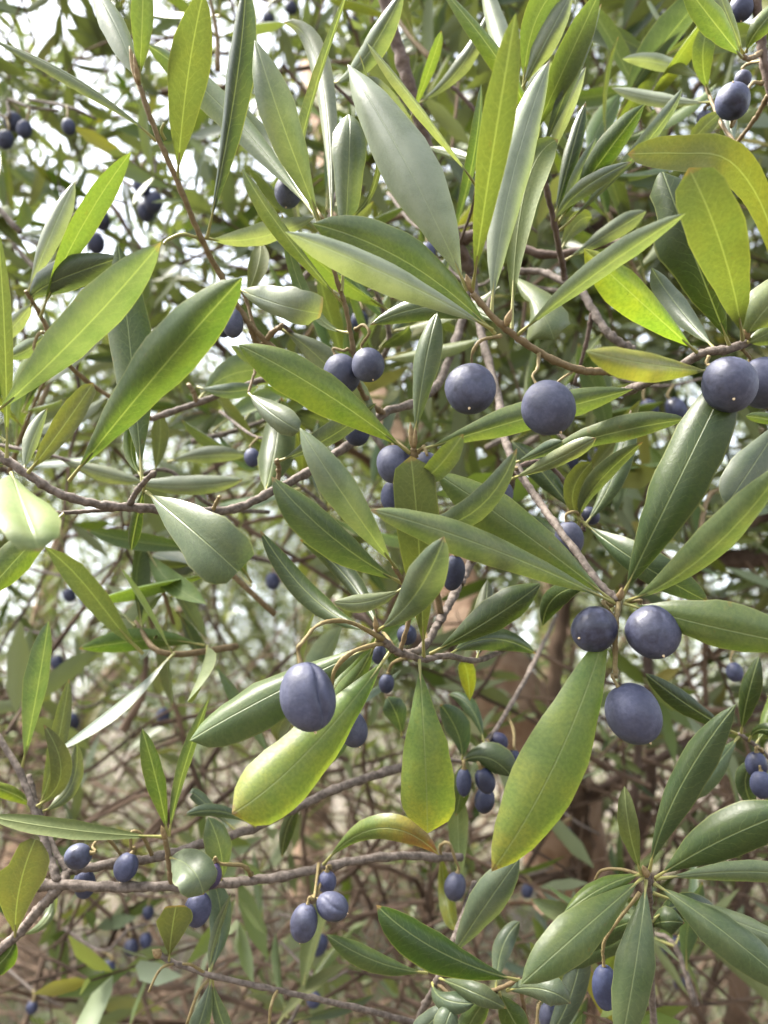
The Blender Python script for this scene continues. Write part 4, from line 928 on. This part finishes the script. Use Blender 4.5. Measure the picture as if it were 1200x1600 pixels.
FAR_OLIVES = [      # clusters: depth, radius, olives (x, y, label), each cluster on a shoot of the background tree
 (.55, 13, [(8, 218, 'front blurred dark olive at the very left edge, below the upper left cluster'), (20, 190, 'highest blurred olive of the cluster at the upper left edge'),
            (38, 202, 'rightmost blurred olive of the cluster at the upper left edge')]),
 (.5, 12, [(107, 198, 'blurred olive standing alone in the upper left foliage')]),
 (.6, 13, [(222, 290, 'left olive of the upper blurred pair beside the brown shoot'), (238, 282, 'right olive of the upper blurred pair beside the brown shoot'),
           (240, 316, 'blurred olive just below the pair beside the brown shoot'), (228, 330, 'lowest blurred olive of the four beside the brown shoot')]),
 (.62, 13, [(160, 345, 'upper blurred olive between the narrow leaf and the large left leaf'), (150, 380, 'lower blurred olive between the narrow leaf and the large left leaf')]),
 (.48, 15, [(1014, 640, 'left one of two blurred olives peeping over the leaves at the middle right'), (1057, 641, 'right one of two blurred olives peeping over the leaves at the middle right')]),
 (.46, 13, [(932, 714, 'blurred dark olive right of the small pale leaf'), (890, 722, 'blurred dark olive above the small dull leaf right of centre')]),
 (.75, 10, [(455, 12, 'tiny blurred olive at the top edge above the upright leaves'), (420, 30, 'tiny blurred olive lower left of the one at the top edge')]),
 (.75, 10, [(552, 38, 'tiny blurred olive left of the dark descending branch')]),
 (.75, 10, [(1030, 28, 'tiny blurred olive at the top right, the upper of two'), (1058, 52, 'tiny blurred olive at the top right, the lower of two')]),
 (.42, 15, [(562, 500, 'blurred olive above the pair on the slim shoot')]),
 (.42, 13, [(740, 480, 'blurred olive hidden behind the base of the central whorl')]),
 (.45, 13, [(800, 372, 'dark blurred olive between the bases of the tall leaves'), (668, 395, 'dark blurred olive under the silvery leaf')]),
 (.62, 10, [(50, 1574, 'blurred olive in the bottom left corner')]),
 (.62, 10, [(205, 1480, 'blurred olive in the bottom left background, left of two'), (228, 1470, 'blurred olive in the bottom left background, right of two'), (170, 1512, 'lowest blurred olive left of the small bitten leaf')]),
 (.66, 9, [(232, 1426, 'blurred olive between the lower left stem and the small bitten leaf')]),
 (.5, 14, [(498, 1476, 'blurred olive right beneath the three hanging olives')]),
 (.5, 12, [(490, 1562, 'blurred olive above the twig along the bottom edge')]),
 (.7, 10, [(1042, 1480, 'blurred olive at the lower right, left of two under the dark leaf'), (1054, 1476, 'blurred olive at the lower right, right of two under the dark leaf')]),
 (.7, 10, [(884, 1304, 'small blurred olive in front of the trunk beside the yellow-green leaf tip')]),
 (.7, 10, [(824, 1392, 'small blurred olive below the tip of the large yellow-green leaf')]),
 (.7, 10, [(1062, 1536, 'lowest small blurred olive at the lower right')]),
 (.7, 11, [(136, 934, 'right olive of the blurred pair among the flecks of sky at the left'), (108, 930, 'left olive of the blurred pair among the flecks of sky at the left')]),
 (.7, 11, [(426, 908, 'blurred olive left of the dark leaves at the centre left')]),
 (.7, 11, [(90, 1036, 'blurred olive beside the upright leaf at the left'), (112, 1128, 'blurred olive below the upright leaf at the left')]),
 (.7, 11, [(255, 1118, 'small dark blurred olive in the left-hand background below the flecks of sky')]),
 (.40, 13, [(1148, 1050, 'small lone olive above the dark leaves at the right')]),
 (.37, 12, [(394, 715, 'blurred olive in the left part between pale leaves')]),
]
for d, r, items in FAR_OLIVES:
    starts = []
    for (x, y, lab) in items:
        dd = d * rng.uniform(.97, 1.03); st = (x + rng.uniform(-10, 10), y - r * 2.6, dd + .006); starts.append(st)
        olive(lab, x, y, dd, r * rng.uniform(.9, 1.12), rng.uniform(1.1, 1.35), rng.uniform(-25, 25), rng.uniform(-5, 30),
              [st], col=tuple(np.array((.6, .65, .8)) * rng.uniform(.8, 1.2)), group='blurred olives in the background', tip=False, srad=2)
    starts.sort(); a0, a1 = starts[0], starts[-1]
    pts = [(a0[0] - 60, a0[1] - rng.uniform(10, 60), a0[2] + .05)] + starts + [(a1[0] + 45, a1[1] + rng.uniform(-30, 30), a1[2])]
    p0 = P(*pts[0]); path = catmull([P(*q) for q in pts], 5 * len(pts)); V, F = tube(path, np.linspace(.0024, .0016, len(path)) * d, 6, .1)
    obj('shoot', mesh_from('shoot', V - p0, F, [M_BARK]), tree, p0 - TB)

# ================================================================== BLURRED SPRIGS BETWEEN (each leaf a piece of the background tree)
LIB = []
for i in range(6):
    n = 9; t = np.linspace(0, 1, n)[:, None]; bend = [-.12, .05, .12, -.05, .18, 0][i]
    C = np.hstack([t * .058, .004 * np.sin(t * 3 + i), bend * .058 * t * t]); T = unit(np.gradient(C, axis=0)); N = unit(np.cross(T, np.tile([[0., 1, 0]], (n, 1))) * -1)
    N = np.where(N[:, 2:3] < 0, -N, N)
    LIB.append(leaf_mesh('leaf', C, T, N, [.0055, .0068, .0046, .006, .0058, .0042][i], .25, .05, M_LEAF, nv=4))
PAL = [G, LG, D, B, PL, O, (.10, .15, .035), (.07, .12, .03), YG]
def mid_sprig(x, y, d, ang, lenpx, depthslope, pairs):
    """a shoot of the background tree: stem plus paired leaves"""
    p0 = P(x, y, d); p2 = P(x + math.cos(ang) * lenpx, y - math.sin(ang) * lenpx, d + depthslope)
    mid = (p0 + p2) / 2 + rng.normal(0, .008, 3); path = catmull([p0, mid, p2], pairs * 2 + 4)
    V, F = tube(path, np.linspace(.0017, .0009, len(path)), 6, .1)
    br = obj('shoot', mesh_from('shoot', V - p0, F, [M_BARK if rng.random() < .5 else M_BROWN]), tree, p0 - TB)
    for k in range(pairs + 1):
        i = min(len(path) - 1, 2 + 2 * k); T = unit(path[i] - path[i - 1]); phi0 = k * math.pi / 2 + rng.normal(0, .25)
        ref = unit(np.cross(T, [.3, .2, .93])); r2 = np.cross(T, ref)
        for sgn in (-1, 1):
            if rng.random() < .1: continue
            out = (math.cos(phi0) * ref + math.sin(phi0) * r2) * sgn; sp = rng.uniform(.5, 1.1) if k < pairs else rng.uniform(.2, .5)
            X = unit(T * math.cos(sp) + out * math.sin(sp)); Z = T * math.sin(sp) - out * math.cos(sp) + rng.normal(0, .3, 3)
            Z = unit(Z - X * (X @ Z)); Yv = np.cross(Z, X); s_ = rng.uniform(.75, 1.15)
            o = obj('leaf', LIB[int(rng.integers(0, 6))], br, path[i] - p0)
            m = Matrix([[X[0], Yv[0], Z[0]], [X[1], Yv[1], Z[1]], [X[2], Yv[2], Z[2]]])
            o.rotation_euler = m.to_euler(); o.scale = (s_, s_ * rng.uniform(.85, 1.15), s_)
            c = PAL[int(rng.integers(0, len(PAL)))]; o.color = (*[float(q * K * rng.uniform(.85, 1.15)) for q in c], float(min(.4, max(0, rng.normal(.2, .25)))))
for x, y, d, ang in [(470, 440, .42, 1.2), (905, 300, .40, 1.0), (1010, 460, .44, 2.0), (1040, 190, .40, 1.5), (680, 100, .44, 1.9), (300, 690, .42, .3),
                     (215, 830, .40, -1.2), (500, 800, .42, 2.4), (890, 800, .42, 1.2), (1090, 850, .42, .5), (580, 470, .46, .8), (340, 110, .44, 1.7),
                     (430, 960, .40, 2.6), (370, 1010, .38, 2.9), (760, 700, .44, .4), (60, 640, .46, .9)]:
    mid_sprig(x, y, d, ang, 62 / d, rng.uniform(-.02, .04), 3)
MS = 0
while MS < 26:
    x, y = rng.uniform(-80, 1280), rng.uniform(-60, 1650); d = .38 + .5 * rng.random() ** 1.4
    pr_ = 1.0 if y < 750 else .35
    if 880 < y < 1250 and x < 430: pr_ = .25
    if 640 < x < 900 and 950 < y < 1350: continue
    if rng.random() > pr_: continue
    mid_sprig(x, y, d, rng.uniform(.2, 2.9), rng.uniform(50, 75) / d, rng.uniform(-.05, .06), int(rng.integers(3, 5))); MS += 1
